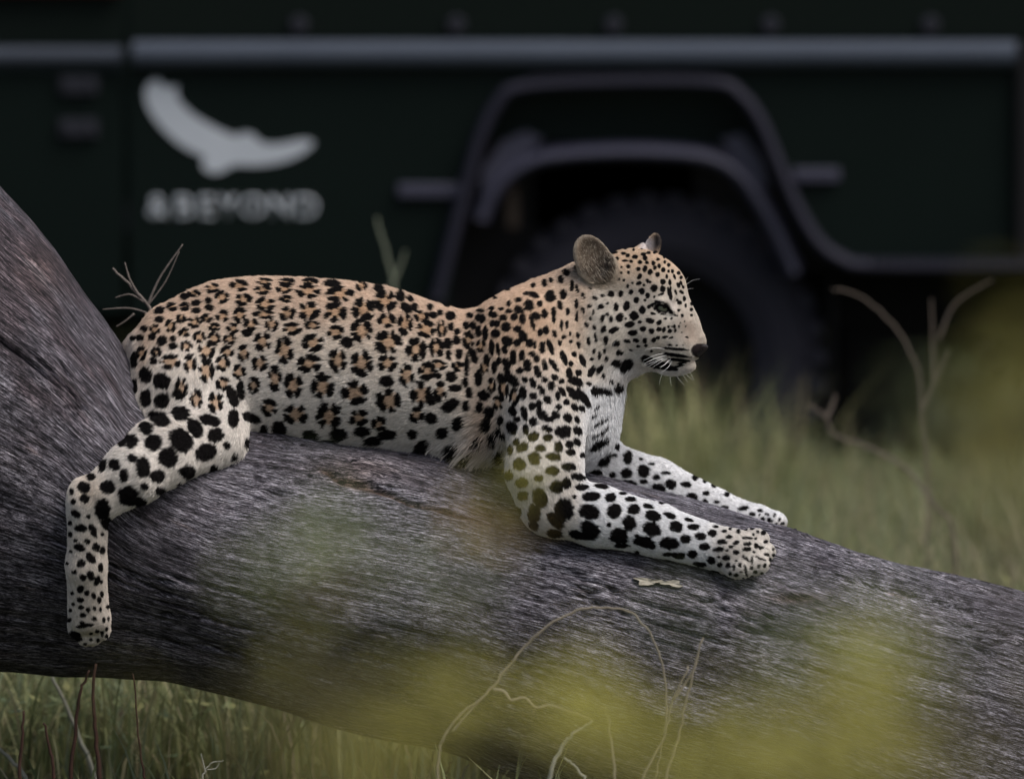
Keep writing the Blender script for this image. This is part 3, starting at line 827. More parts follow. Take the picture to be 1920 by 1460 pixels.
SPT5 = [(305,325,38,27),(310,400,30,27),(410,415,42,55,-20),(375,500,36,52),(500,545,62,32,45),(550,480,54,64),(505,350,38,34,20),(565,330,26,32),(655,350,38,18),(635,290,42,20,10),(765,345,42,13,10),(705,405,50,27),(695,495,58,40,15),(700,595,62,42,35),(620,625,40,24,20),(820,410,32,27),(840,490,42,42),(870,630,48,40),(610,405,15,12),(890,385,22,9),(935,420,30,14),(955,480,34,28),(930,560,38,42,-20),
 (1040,460,34,13,15),(1065,515,48,30,10),(1060,595,50,40,20),(1010,665,58,27,5),(1160,675,56,34),(1165,515,34,17,20),(1200,580,38,30,20),(1255,650,30,24),(1275,540,28,10,15),(1300,580,32,17),(1340,635,34,20,10),(1295,740,28,24),(1365,695,30,22),(1410,618,25,20),(1465,668,28,14),(1445,712,32,13,-10),(1405,775,22,22),(1510,638,22,11),(1490,760,22,15),(1430,578,15,8),(1480,605,15,9),(1560,605,12,13),(1550,672,22,11,-20),
 (1520,695,15,8),(1550,728,18,13),(1610,710,25,13),(1620,678,20,11),(1615,645,28,8),(1665,690,13,16),(1500,805,13,18),(1455,800,15,13),(1535,815,9,18),(1640,775,9,20),(1690,705,9,9),(1600,760,24,9,40),(1720,740,9,9),(1680,810,9,13),(970,632,13,12),(810,570,13,16),(880,690,45,13),(1150,740,30,12),(1230,740,22,10),(1350,800,30,14),(1570,800,8,14),(1600,680,9,9),(1745,770,8,10),
 (920,180,25,38),(1012,255,32,36),(912,268,32,28),(830,280,18,17),(920,335,48,25),(997,188,14,8),(1012,318,22,13),(1085,292,18,16),(1140,268,28,9),(1095,362,42,32),(1170,335,34,28),(1258,335,30,18,10),(1292,408,32,24),(1225,420,20,22),(1318,460,22,17),(1375,385,20,13),(1190,432,25,12),(1367,433,17,12),(1437,436,17,8),(1408,472,16,11),(1480,475,22,20),(1590,473,30,13,-10),(1640,505,15,12),(1575,515,11,9),(1700,540,9,17),(1740,540,9,14),(1685,510,9,6),
 (735,270,34,18),(785,205,34,26,-40),(825,165,30,14),(1060,215,20,8),(1820,560,11,9),(860,115,13,22)]
SPT1 = [(800,345,14,14),(770,295,34,13),(850,305,18,11),(880,320,15,14),(935,330,22,14),(860,360,25,8),(905,365,13,9),(975,372,16,15),(1010,340,18,17),(960,422,15,15),(1010,420,17,24,15),(1050,445,19,22),(1107,465,16,18),(1025,375,14,11),(1075,380,13,18),(1085,415,13,15),(970,480,16,22,30),(1148,520,19,22),(1080,568,27,27),(1030,512,12,17),(1050,522,9,9),(963,532,20,13,-20),(988,592,21,22),(905,598,15,22,20),(828,610,18,26,20),(880,555,11,17),
 (1030,625,17,20),(945,658,21,24),(1010,660,13,9),(1145,575,19,24),(1200,610,15,48,-15),(1135,615,22,9,-20),(870,703,22,36,15),(793,710,17,30),(990,735,25,30),(1042,710,13,13),(930,778,34,32),(820,790,24,34,20),(1070,762,22,10,10),(1050,815,32,19,15),(895,845,36,23,-10),(865,800,9,8),(972,825,15,11),(690,795,17,26,20),(755,800,13,24),(995,878,24,20),(1060,893,21,20),(1118,882,20,17,-20),(1155,885,13,20,20),(1200,895,17,13,-40),(920,908,34,22,-10),
 (775,885,42,20,-25),(705,875,13,25),(710,960,15,25),(880,972,28,15,15),(945,965,24,15,10),(1012,968,17,20),(1080,962,20,15,-30),(1110,945,14,14),(1165,940,22,9,-10),(1210,945,17,7,-15),(960,1010,15,11),(905,1040,15,9),(1020,1005,13,9),(1060,1045,11,8),(1120,830,20,16,-30),(1165,800,14,8),(1235,860,10,13),(1270,860,7,11),(1240,890,9,13),(1190,860,9,8),(815,1060,28,21),(705,1045,11,18),(790,1140,34,20),(880,1145,40,24,-30),(840,1190,20,25,30),(795,990,28,22,-20),
 (1175,480,9,17),(1200,525,11,20),(1245,600,9,20,-20),(1275,680,18,16),(1265,545,13,20,-20),(1290,600,20,12,30),(1310,650,12,20),(1255,660,9,9),(1220,440,11,13),(1235,480,9,20,-20),(1150,430,15,18),(1120,400,12,18),(1000,310,20,11),(1040,300,16,10),(1320,700,9,17),(1285,530,9,16,-20),(1300,560,9,14,-20),(1205,570,8,16),(1190,440,9,14),(1160,370,10,12),(740,345,20,10),(1110,350,14,10),
 (1240,1030,95,10,5),(1248,1078,105,13,8),(1270,1114,80,11,6),(1200,1000,20,7,5),(1250,1003,9,6),(1330,942,14,6,20),(1300,1000,8,5),(1290,1138,40,6,-8),(1112,1150,112,32,14),(1025,1110,48,28,10),(1200,1178,60,18,4),(1270,1160,40,9,-15),
 (1078,686,32,7,-22),(1120,672,40,6,10),(1170,690,22,6,35),(1200,742,34,13,42),(1245,775,18,5,25),(1066,700,10,12),(1100,742,34,5,38),(1150,770,28,5,10),(1215,862,7,5),(1290,905,6,5),(1320,860,5,4),(1310,820,5,4),(1280,830,5,4)]

SPOTS_AND_TOE_SHADE = [(1425, 957, 5, 3, 10), (1438, 964, 4, 2.5, 20), (1452, 966, 3, 4, 10), (1446, 976, 3, 2.5, 0), (1462, 974, 3, 3, 0), (1430, 972, 4, 2.5, 0), (1412, 964, 4, 3, 0), (1466, 982, 2.5, 3, 0), (1455, 984, 2, 4, 0), (1440, 984, 2, 4, 0), (157, 1173, 16, 3.5, -8), (142, 1192, 13, 8, 30), (176, 1160, 5, 4, 0), (192, 1186, 4, 3, 0), (184, 1200, 3, 4, 0), (200, 1192, 3, 4, 0),  # spots; one mark paints the shadow between hind pad and toes
 (1398, 1068, 2.5, 13, -12), (1424, 1046, 12, 2, 20), (1428, 1026, 11, 2, 15), (1440, 1040, 3, 3, 0), (1434, 1060, 3, 4, 0), (1416, 1072, 4, 3, 0), (1380, 1078, 5, 3, 0), (1436, 1015, 4, 3, 0), (1100, 1004, 16, 8, 10), (1160, 1012, 18, 6, 8), (1215, 1022, 14, 6, 10), (1270, 1042, 12, 5, 15), (1310, 1058, 11, 4, 15), (1040, 1000, 14, 8, 10), (1000, 985, 10, 7, 40), (1340, 1074, 10, 4, 15)]  # spots; thin marks paint the shade between the near fore toes
DARKS = SPOTS_AND_TOE_SHADE + scaled(SPT2, 200, 480, 3.4286) + scaled(SPT4, 80, 760, 3.0417) + scaled(SPT3, 700, 480, 3.4286) + scaled(SPT5, 880, 800, 3.0968) + scaled(SPT1, 960, 400, 4.0545)
BROWNS = []; RINGS = []
for (x, y, a, b, t) in scaled(ROS2, 200, 480, 3.4286) + scaled(ROS3, 700, 480, 3.4286):
    r = math.sqrt(a * b)
    BROWNS.append((x, y, a * .60, b * .60, 0))
    ng = 2 if r < 11 else (3 if r < 17 else 4)
    g0 = random.uniform(0, 2 * math.pi)
    gaps = [(g0 + 2 * math.pi * (k + random.uniform(-.28, .28)) / ng, random.uniform(.10, .34) * (1.25 if k == 0 else .8)) for k in range(ng)]
    RINGS.append((x, y, a, b, gaps, .60 if r < 11 else .68, .42 if r < 11 else random.uniform(.275, .34)))

def fill_marks(n, box, rmin, rmax, gap, seed):
    r_ = random.Random(seed); out = []
    for _ in range(n):
        x, y = r_.uniform(box[0], box[2]), r_.uniform(box[1], box[3])
        s = r_.uniform(rmin, rmax)
        if all(math.hypot((x - q[0]) / (q[2] + s + gap), (y - q[1]) / (q[3] + s + gap)) > 1 for q in DARKS + RINGS):
            DARKS.append((x, y, s * r_.uniform(.8, 1.25), s * r_.uniform(.75, 1.1), r_.uniform(-30, 30)))
fill_marks(300, (225, 560, 460, 760), 4, 6.5, 9, 1)
fill_marks(300, (440, 770, 900, 862), 8, 12, 10, 2)
fill_marks(300, (300, 512, 880, 580), 4, 6.5, 8, 3)
fill_marks(300, (880, 500, 1080, 640), 4, 6.5, 8, 4)
fill_marks(300, (930, 880, 1060, 1010), 7, 12, 9, 5)
fill_marks(400, (1020, 520, 1160, 720), 3.2, 5.5, 5, 6)
fill_marks(400, (1130, 455, 1300, 600), 2.2, 3.8, 3.2, 7)
fill_marks(200, (1140, 880, 1460, 1085), 4, 6, 7, 8)
fill_marks(200, (200, 800, 450, 960), 6, 9, 8, 9)
fill_marks(300, (1340, 990, 1452, 1088), 2.2, 3.4, 3.5, 11)
fill_marks(100, (120, 960, 230, 1215), 3, 4, 5, 10)

def sst(a, b, v):
    t = np.clip((v - a) / (b - a), 0, 1)
    return t * t * (3 - 2 * t)

SCL = 1.05
def marks(px, py, lst, seed, rag=0.13, rings=False):
    order = np.argsort(px); xs = px[order]
    best = np.full(len(px), 9.0)
    jit = vnoise(px / 5.5, py / 5.5, px * 0, seed) * rag + vnoise(px / 2.2, py / 2.2, px * 0, seed + 1) * rag * .7
    for (x, y, a, b, t) in lst:
        if a <= 0: continue
        a, b = a * SCL + .3, b * SCL + .3
        m = max(a, b) * 1.5
        i0_, i1_ = np.searchsorted(xs, [x - m, x + m])
        s = order[i0_:i1_]
        s = s[np.abs(py[s] - y) < m]
        if len(s) == 0: continue
        c, sn = math.cos(math.radians(t)), math.sin(math.radians(t))
        dx, dy = px[s] - x, py[s] - y
        u, v = (dx * c + dy * sn) / a, (-dx * sn + dy * c) / b
        best[s] = np.minimum(best[s], np.sqrt(u * u + v * v))
    if rings:
        for (x, y, a, b, gaps, rm, hw) in RINGS:
            a, b = a * .98, b * .98
            m = max(a, b) * 1.35
            i0_, i1_ = np.searchsorted(xs, [x - m, x + m])
            s = order[i0_:i1_]
            s = s[np.abs(py[s] - y) < m]
            if len(s) == 0: continue
            u, v = (px[s] - x) / a, (py[s] - y) / b
            e = np.sqrt(u * u + v * v) + jit[s] * .5; w = np.arctan2(v, u)
            q = np.abs(e - rm) / hw
            for (g, gw) in gaps:
                da = np.abs((w - g + np.pi) % (2 * np.pi) - np.pi)
                q = np.maximum(q, 1 + (gw - da) * 2.2)
            best[s] = np.minimum(best[s], q)
    return best + jit

def coat(L, N):
    """base colour of the fur at local points L with surface normals N"""
    px, py = proj(L)
    n1 = vnoise(L[:, 0] / 40, L[:, 1] / 40, L[:, 2] / 40, 71); n2 = vnoise(L[:, 0] / 7, L[:, 1] / 7, L[:, 2] / 7, 72)
    white = np.array([.67, .625, .575]); cream = np.array([.645, .565, .48]); tan = np.array([.58, .435, .33]); warm = np.array([.54, .36, .235])
    top = np.interp(px, TOR[:, 0], TOR[:, 1]); q = (py - top) / 300 + n1 * .07
    body = tan + (cream - tan) * sst(.10, .50, q)[:, None]
    body = body + (white - body) * sst(.35, .78, q)[:, None]
    # rump and thigh are paler, the saddle between the shoulders warmer
    pale = np.maximum(sst(430, 300, px) * sst(.12, .42, q), sst(275, 245, px) * sst(600, 640, py))
    body = body + (white * np.array([1, .98, .96]) - body) * (.75 * pale)[:, None]
    sh = np.exp(-(((px - 985) / 95) ** 2 + ((py - 625) / 85) ** 2))
    body = body + (warm * 1.02 - body) * (.75 * sh)[:, None]
    arm = np.exp(-(((px - 905) / 34) ** 2 + ((py - 800) / 85) ** 2))
    body = body + (warm - body) * (.65 * arm)[:, None]
    # neck side
    nk = sst(1010, 1080, px) * sst(760, 640, py)
    body = body + (np.array([.56, .45, .355]) - body) * (.7 * nk)[:, None]
    # limbs and chest
    lw = np.maximum(sst(800, 900, py) * sst(880, 960, px), sst(780, 850, py) * sst(440, 400, px))
    body = body + (white - body) * (.85 * lw)[:, None]
    ch = sst(1070, 1110, px) * sst(690, 740, py)
    body = body + (np.array([.74, .74, .75]) - body) * ch[:, None]
    hk = np.exp(-(((px - 165) / 36) ** 2 + ((py - 920) / 36) ** 2)) + .45 * sst(960, 1010, py) * sst(230, 215, px)
    body = body + (np.array([.56, .46, .36]) - body) * np.clip(.7 * hk, 0, 1)[:, None]
    pw = sst(1310, 1370, px) * sst(960, 1000, py)
    body = body + (np.array([.55, .49, .42]) - body) * (.7 * pw)[:, None]
    # head
    hd = sst(1085, 1125, px + (py - 560) * .12) * sst(735, 690, py)
    face = np.array([.53, .475, .41]) + np.zeros_like(L)
    face = face + (np.array([.56, .42, .30]) - face) * sst(560, 480, py)[:, None]
    br = np.exp(-((((px - 1293) - (py - 620) * .33) / 20) ** 2 + ((py - 622) / 38) ** 2))
    face = face + (np.array([.42, .345, .285]) - face) * br[:, None]
    for (cx, cy, rx, ry, cc, s_) in ((1250, 592, 17, 8, (.72, .67, .60), 1.0), (1262, 573, 9, 13, (.64, .58, .53), .9), (1240, 706, 60, 13, (.72, .71, .70), 1.0), (1200, 665, 26, 14, (.70, .68, .66), .8), (1285, 660, 34, 11, (.66, .60, .52), .8), (1140, 600, 40, 40, (.56, .52, .46), .6),
                                     (1238, 560, 16, 5, (.66, .6, .52), .8), (1165, 710, 34, 30, (.74, .73, .73), 1.0), (1195, 620, 40, 36, (.55, .51, .45), .7)):
        w = np.exp(-(((px - cx) / rx) ** 2 + ((py - cy) / ry) ** 2)) * s_
        face = face + (np.array(cc) - face) * w[:, None]
    c = body + (face - body) * hd[:, None]
    c = c * (1 + .10 * n2 + .06 * n1)[:, None]
    bd = marks(px, py, BROWNS, 81, .2)
    bm_ = sst(1.1, .75, bd)
    c = c + (np.array([.46, .29, .17]) - c) * (.8 * bm_)[:, None]
    dd = marks(px, py, DARKS, 83, rings=True)
    dm = sst(1.12, .92, dd)
    # the ears carry no spots
    ex = (L - EAR_C) @ EAR_R.T
    em = sst(1.12, .95, np.sqrt((ex[:, 0] / 57) ** 2 + (ex[:, 1] / 40) ** 2)) * (L[:, 2] < EAR_C[2] + 24) * (np.abs(ex[:, 2]) < 34)
    dm = dm * (1 - em)
    dark = np.array([.007, .006, .006])
    c = c + (dark - c) * dm[:, None]
    rim = np.sqrt((ex[:, 0] / 52) ** 2 + (ex[:, 1] / 36) ** 2)
    ec = np.array([.13, .10, .075]) + (np.array([.36, .30, .235]) - np.array([.13, .10, .075])) * sst(.80, 1.05, rim)[:, None]
    low = sst(10, -40, ex[:, 0] + .5 * ex[:, 1] * -1) * sst(.98, .6, rim) * .9
    ec = ec + (np.array([.03, .025, .022]) - ec) * low[:, None]
    c = c + (ec * (1 + .25 * n2)[:, None] - c) * em[:, None]
    fe = np.exp(-(((px - 1235 + (py - 450) * .1) / 10) ** 4 + ((py - 452) / 20) ** 4)) * (L[:, 2] > 10)
    c = c + (np.array([.035, .03, .03]) - c) * fe[:, None]
    fw = np.exp(-(((px - 1212) / 14) ** 4 + ((py - 458) / 12) ** 4)) * (L[:, 2] > 10)
    c = c + (np.array([.66, .6, .58]) - c) * fw[:, None]
    # bare dark skin: nose, lips, eye rims
    nose = sst(1.05, .9, np.sqrt(((px - 1313) / 18) ** 2 + ((py - 657) / 14) ** 2))
    c = c + (np.array([.020, .015, .016]) - c) * nose[:, None]
    ds = np.linalg.norm(L - EC, axis=1)
    lowr = 2.6 * sst(EY + 2, EY + 7, py)
    rimm = sst(ER + 8.0 - lowr, ER + 5.4 - lowr, ds)
    c = c + (dark - c) * rimm[:, None]
    return np.clip(c, .004, 1), dm, nose, ds

LEO = thing('leopard', tuple(to_world(np.array([700.0, 840.0, 20.0]))), 'spotted leopard lying on the log with its head raised and one hind leg hanging', 'leopard')
SKIN = attr_mat('leopard_skin', 'coat', .9, .03)
cB, _, _, _ = coat(BV, BN)
body = np_mesh('body', to_world(BV), BF, SKIN, LEO, True)
set_attr(body.data, 'coat', cB * .85)

def fur():
    T = np.concatenate([BF[:, [0, 1, 2]], BF[:, [0, 2, 3]]])
    a = np.cross(BV[T[:, 1]] - BV[T[:, 0]], BV[T[:, 2]] - BV[T[:, 0]])
    A = np.linalg.norm(a, axis=1) / 2
    c = BV[T].mean(1)
    px, py = proj(c)
    dens = np.ones(len(T))
    head = (px > 1090) & (py < 715)
    dens[head] = 3.4
    dens[(py > 880) & (px > 930)] = 1.6
    dens[(py > 880) & (px < 250)] = 2.0
    nz_ = -np.cross(BV[T[:, 1]] - BV[T[:, 0]], BV[T[:, 2]] - BV[T[:, 0]])[:, 2] / (2 * A + 1e-9)
    facing = (BN[T].mean(1)[:, 2] < .35)
    dens[~facing] *= .45
    w = A * dens
    n = 470000
    t = rng.choice(len(T), n, p=w / w.sum())
    u, v = rng.random(n), rng.random(n)
    f = u + v > 1; u[f] = 1 - u[f]; v[f] = 1 - v[f]
    B = np.stack([1 - u - v, u, v], 1)[:, :, None]
    tv = T[t]
    p = (BV[tv] * B).sum(1); N = (BN[tv] * B).sum(1); N /= np.linalg.norm(N, axis=1)[:, None] + 1e-9
    fl = (BFLOW[tv] * B).sum(1); ln = (BLEN[tv] * B[:, :, 0]).sum(1)
    px, py = proj(p)
    # longer hair: belly line, chest, behind the elbow, cheek ruff
    short = 1 - sst(820, 850, py) * sst(430, 470, px) * sst(960, 930, px)
    ln = ln * (1.15 - .33 * short)
    ln = ln + 20 * np.exp(-((py - 846) / 22) ** 2) * sst(430, 480, px) * sst(960, 900, px) + 34 * np.exp(-(((px - 905) / 36) ** 2 + ((py - 850) / 52) ** 2))
    ln = ln + 2 * np.exp(-(((px - 1130) / 30) ** 2 + ((py - 570) / 40) ** 2)) + 6 * np.exp(-(((px - 1165) / 30) ** 2 + ((py - 715) / 30) ** 2))
    _, dm, nose, ds = coat(p, N)
    ex = (p - EAR_C) @ EAR_R.T
    ln = ln + 9 * sst(10, -30, ex[:, 0]) * (np.sqrt((ex[:, 0] / 52) ** 2 + (ex[:, 1] / 37) ** 2) < 1) * (np.abs(ex[:, 2]) < 30)
    face = sst(1225, 1265, px) * sst(640, 560, py)
    ln = ln * (1 - .4 * face)
    keep = (nose < .3) & (ds > ER + 6.2)
    p, N, fl, ln = p[keep], N[keep], fl[keep], ln[keep]
    n = len(p)
    tg = fl - N * (fl * N).sum(1)[:, None]
    tg /= np.linalg.norm(tg, axis=1)[:, None] + 1e-6
    cl = np.stack([vnoise(p[:, 0] / 11, p[:, 1] / 11, p[:, 2] / 11, 91 + k) for k in range(3)], 1)
    cl2 = np.stack([vnoise(p[:, 0] / 4.5, p[:, 1] / 4.5, p[:, 2] / 4.5, 95 + k) for k in range(3)], 1)
    tg = tg + rng.normal(0, .16, (n, 3)) + cl * .26 + cl2 * .14
    tg -= N * (tg * N).sum(1)[:, None]
    tg /= np.linalg.norm(tg, axis=1)[:, None] + 1e-6
    lift = np.clip(.34 + rng.normal(0, .12, n) + .16 * cl[:, 0] + .12 * cl2[:, 1], .06, 1.0)
    ln = ln * rng.uniform(.7, 1.2, n)
    g = np.array([0, 1.0, 0])                      # long hair hangs
    hang = np.clip((ln - 14) / 22, 0, .7)[:, None]
    d0 = tg * np.cos(lift)[:, None] + N * np.sin(lift)[:, None]
    d1 = d0 - N * .22 + g * hang * .7; d1 /= np.linalg.norm(d1, axis=1)[:, None]
    d2 = d1 - N * .22 + g * hang * .8; d2 /= np.linalg.norm(d2, axis=1)[:, None]
    s = (ln / 3)[:, None]
    pts = np.stack([p - N * .6, p + d0 * s, p + d0 * s + d1 * s, p + d0 * s + d1 * s + d2 * s], 1)
    mid = pts[:, 2] * .5 + pts[:, 1] * .5
    c, dm, _, _ = coat(mid, N)
    c = c * (rng.uniform(.74, 1.16, n) * (1 + .10 * cl2[:, 0]))[:, None]
    ex = (mid - EAR_C) @ EAR_R.T
    inn = (np.sqrt((ex[:, 0] / 52) ** 2 + (ex[:, 1] / 37) ** 2) < 1) & (np.abs(ex[:, 2]) < 30) & (rng.random(n) < .16)
    c[inn] = np.array([.40, .35, .28]) * rng.uniform(.7, 1.2, (inn.sum(), 1))
    W = to_world(pts)
    inv = np.array(LEO.location)
    W = W - inv
    hc = bpy.data.hair_curves.new('fur')
    hc.add_curves([4] * n)
    hc.attributes['position'].data.foreach_set('vector', W.astype(np.float32).ravel())
    r = hc.attributes.get('radius') or hc.attributes.new('radius', 'FLOAT', 'POINT')
    wd = np.clip(.22 + ln * .014, .22, .55) / 1000
    r.data.foreach_set('value', (wd[:, None] * np.array([1.0, .95, .72, .22])).astype(np.float32).ravel())
    ca = hc.attributes.new('coat', 'FLOAT_COLOR', 'CURVE')
    d = np.ones((n, 4), np.float32); d[:, :3] = c
    ca.data.foreach_set('color', d.ravel())
    hm = attr_mat('leopard_fur', 'coat', .7, .05)
    hc.materials.append(hm)
    o = bpy.data.objects.new('fur', hc)
    COL.objects.link(o); o.parent = LEO
    o['kind'] = 'stuff'
    return o
fur()

# eye: a glossy ball, iris and pupil set by the angle from the line of sight
def eye():
    gaze = Vector(Hd(.60, -.04, .80)).normalized()
    gw = Vector(dir_world(np.array(gaze))).normalized()
    bm = bmesh.new(); bmesh.ops.create_uvsphere(bm, u_segments=48, v_segments=32, radius=ER / 1000)
    m = bpy.data.materials.new('eye'); m.use_nodes = True
    nt = m.node_tree; N = nt.nodes; b = N['Principled BSDF']
    tc = N.new('ShaderNodeTexCoord'); vm = N.new('ShaderNodeVectorMath'); vm.operation = 'NORMALIZE'
    sp = N.new('ShaderNodeSeparateXYZ'); cr = N.new('ShaderNodeValToRGB')
    nt.links.new(tc.outputs['Object'], vm.inputs[0]); nt.links.new(vm.outputs[0], sp.inputs[0])
    mr = N.new('ShaderNodeMapRange'); mr.inputs['From Min'].default_value = 0.3; mr.inputs['From Max'].default_value = 1.0
    nt.links.new(sp.outputs['Z'], mr.inputs['Value']); nt.links.new(mr.outputs[0], cr.inputs[0])
    e = cr.color_ramp.elements
    st = [(0.0, (.02, .015, .013)), (.28, (.02, .016, .014)), (.34, (.06, .06, .045)), (.75, (.16, .165, .12)), (.93, (.12, .125, .09)), (.955, (.006, .006, .006))]
    while len(e) < len(st): e.new(.5)
    for k, (p_, c_) in enumerate(st): e[k].position = p_; e[k].color = (*c_, 1)
    nt.links.new(cr.outputs[0], b.inputs['Base Color'])
    b.inputs['Roughness'].default_value = .08; b.inputs['Specular IOR Level'].default_value = .5
    o = bm_obj('eye', bm, m, LEO, True)
    o.matrix_parent_inverse = Matrix()
    o.location = Vector(to_world(EC)) - LEO.location
    o.rotation_euler = gw.to_track_quat('Z', 'Y').to_euler()
    o2 = o.copy(); COL.objects.link(o2); o2.parent = LEO; o2.matrix_parent_inverse = Matrix()
    f_, h_ = (EC[0] - HC[0]), HC[1] - EC[1]
    # mirrored to the other side of the face
    q = EC - np.array([HC[0], HC[1], HC[2]])
    lat = np.array([-SY, 0, -CY]); l_ = q @ lat
    E2 = EC - 2 * l_ * lat
    o2.location = Vector(to_world(E2)) - LEO.location
    o2.rotation_euler = Vector(dir_world(Hd(.6, -.04, -.8))).to_track_quat('Z', 'Y').to_euler()
eye()

def nose():
    c = H(127, -92, 0)
    nm = mat('nose_leather', (.010, .007, .008), .5, .3, ((.018, .012, .012), 300), .3)
    bm = bmesh.new(); bmesh.ops.create_uvsphere(bm, u_segments=28, v_segments=20, radius=1)
    for v in bm.verts:
        x, y, z = v.co
        wd = 17 * (1 + .25 * z)
        yy = y * wd
        xx = x * 17 * (1 - .12 * abs(y)); zz = z * 16
        if z > 0: zz *= .55
        else: xx = xx * (1 + .62 * z) - 2 * z * z; yy *= (1 + .45 * z)
        # nostrils
        for s in (-1, 1):
            q = math.exp(-(((yy - s * 11) / 5) ** 2 + ((zz + 1) / 4.5) ** 2))
            if x > -0.2: xx -= 4.5 * q
        p = c + Hd(xx, zz, yy)
        v.co = Vector(to_world(p))
    bm_obj('nose', bm, nm, LEO, True)
nose()

WH = mat('whisker', (.82, .82, .80), .35, .5)
def whisk(pts, r=.42):
    q = [K(x, y, z) for x, y, z in pts]
    P_ = [Vector(p) for p in to_world(np.array(q))]
    s = spline(P_, 6)
    tube('whisker', s, [r / 1000 * (1 - .75 * i / (len(s) - 1)) for i in range(len(s))], WH, LEO, 5)
def zz(x, y):
    try: return head_z(x, y)
    except Exception: return -60
Zp = head_z(1258, 672)
for (a, b, c_) in (((1246, 654), (1226, 652), (1208, 657)), ((1244, 668), (1222, 675), (1203, 684)), ((1246, 670), (1226, 678), (1204, 687)), ((1250, 670), (1232, 678), (1214, 688)), ((1252, 672), (1240, 678), (1224, 688)),
                   ((1255, 674), (1248, 681), (1238, 690)), ((1260, 676), (1253, 688), (1237, 700)), ((1250, 666), (1230, 671), (1211, 680)), ((1258, 673), (1246, 684), (1236, 688)), ((1246, 662), (1228, 666), (1206, 676))):
    whisk([(*a, zz(*a) + 1), (*b, Zp - 22), (*c_, Zp - 34)])
for (a, b, c_) in (((1168, 624), (1154, 632), (1139, 650)), ((1166, 632), (1154, 640), (1149, 647)), ((1170, 650), (1158, 652), (1147, 655))):
    whisk([(*a, zz(*a) + 1), (*b, zz(*a) - 8), (*c_, zz(*a) - 10)], .36)
for (a, b, c_) in (((1284, 536), (1298, 526), (1313, 523)), ((1287, 544), (1294, 541), (1300, 541)), ((1282, 530), (1287, 524), (1290, 519))):
    whisk([(*a, -30), (*b, -34), (*c_, -38)], .3)
for (a, b, c_) in (((1290, 694), (1296, 702), (1301, 712)), ((1284, 698), (1291, 706), (1300, 713)), ((1268, 703), (1274, 712), (1283, 722)), ((1242, 700), (1238, 711), (1236, 722)), ((1256, 703), (1257, 714), (1259, 724)), ((1278, 700), (1284, 708), (1290, 717))):
    whisk([(*a, -52), (*b, -54), (*c_, -56)], .26)

# ------------------------------------------------------------------ the safari vehicle
CY0 = 21.2                                         # the plane of its side
def cxz(px, py, Y=CY0):
    p = at_y(px, py, Y)
    return p.x, p.z
PAINT = mat('dark_green_paint', (0.0046, 0.0086, 0.0074), 0.5, 0.06, ((0.0034, 0.0064, 0.0056), 3.0))
PAINT2 = mat('dark_green_paint_rear', (0.0045, 0.0075, 0.0062), 0.6, 0.05)
RAILM = mat('grey_rail', (0.054, 0.066, 0.088), 0.65, 0.2, ((0.040, 0.049, 0.068), 6.0))
RUBBER = mat('flare_rubber', (0.018, 0.018, 0.030), 0.65, 0.2, ((0.012, 0.012, 0.021), 30))
ARCHM = mat('inner_arch', (0.030, 0.030, 0.052), 0.55, 0.4)
TYRE = mat('tyre_rubber', (0.017, 0.017, 0.026), 0.8, 0.15, ((0.027, 0.026, 0.034), 14), 0.3)
DARK = mat('chassis_black', (0.008, 0.008, 0.009), 0.8, 0.15)
WHITE = mat('white_vinyl', (0.43, 0.46, 0.50), 0.6, 0.1, ((0.36, 0.39, 0.43), 9))
REDM = mat('red_cloth', (0.07, 0.006, 0.006), 0.8, 0.1)
STEEL = mat('dull_steel', (0.016, 0.017, 0.024), 0.6, 0.2)

CAR = thing('safari_vehicle', (0.3, CY0 + .8, 0), 'dark green open safari vehicle with white bird emblem standing behind the leopard', 'safari vehicle')

def slab(name, poly, y0, y1, m, parent=CAR, bevel=0):     # poly of (x, z), between depths y0 and y1
    bm = bmesh.new()
    v = [bm.verts.new((x, y0, z)) for x, z in poly]
    f = bm.faces.new(v)
    r = bmesh.ops.extrude_face_region(bm, geom=[f])
    bmesh.ops.translate(bm, verts=[e for e in r['geom'] if isinstance(e, bmesh.types.BMVert)], vec=(0, y1 - y0, 0))
    bmesh.ops.triangulate(bm, faces=[f for f in bm.faces if len(f.verts) > 4], ngon_method='EAR_CLIP')
    return bm_obj(name, bm, m, parent, False, bevel)

def box(name, x0, x1, y0, y1, z0, z1, m, parent=CAR, bevel=0.004):
    return slab(name, [(x0, z0), (x1, z0), (x1, z1), (x0, z1)], y0, y1, m, parent, bevel)

def pxs(l, Y=CY0): return [cxz(x, y, Y) for x, y in l]

def sweep(name, pts, width, y0, y1, m, parent=CAR, bumps=False):
    """a strip of given width that follows a line in the side plane, from depth y0 (front) to y1"""
    s = spline([Vector((x, 0, z)) for x, z in pts], 10)
    V, F = [], []
    prof = []
    for k in range(7):
        a = math.pi * k / 6
        prof.append((-math.cos(a) * width / 2, y1 + (y0 - y1) * math.sin(a) ** .7))
    acc = 0
    for i, p in enumerate(s):
        t = (s[min(i + 1, len(s) - 1)] - s[max(i - 1, 0)]).normalized()
        nrm = Vector((-t.z, 0, t.x))
        for (w, y) in prof:
            V.append(p + nrm * w + Vector((0, y, 0)))
    n = len(prof)
    for i in range(len(s) - 1):
        for k in range(n - 1):
            F.append((i * n + k, i * n + k + 1, (i + 1) * n + k + 1, (i + 1) * n + k))
        F.append((i * n + n - 1, i * n, (i + 1) * n, (i + 1) * n + n - 1))
    F.append(tuple(range(n))); F.append(tuple((len(s) - 1) * n + k for k in range(n - 1, -1, -1)))
    return mesh_obj(name, V, F, m, parent, True)

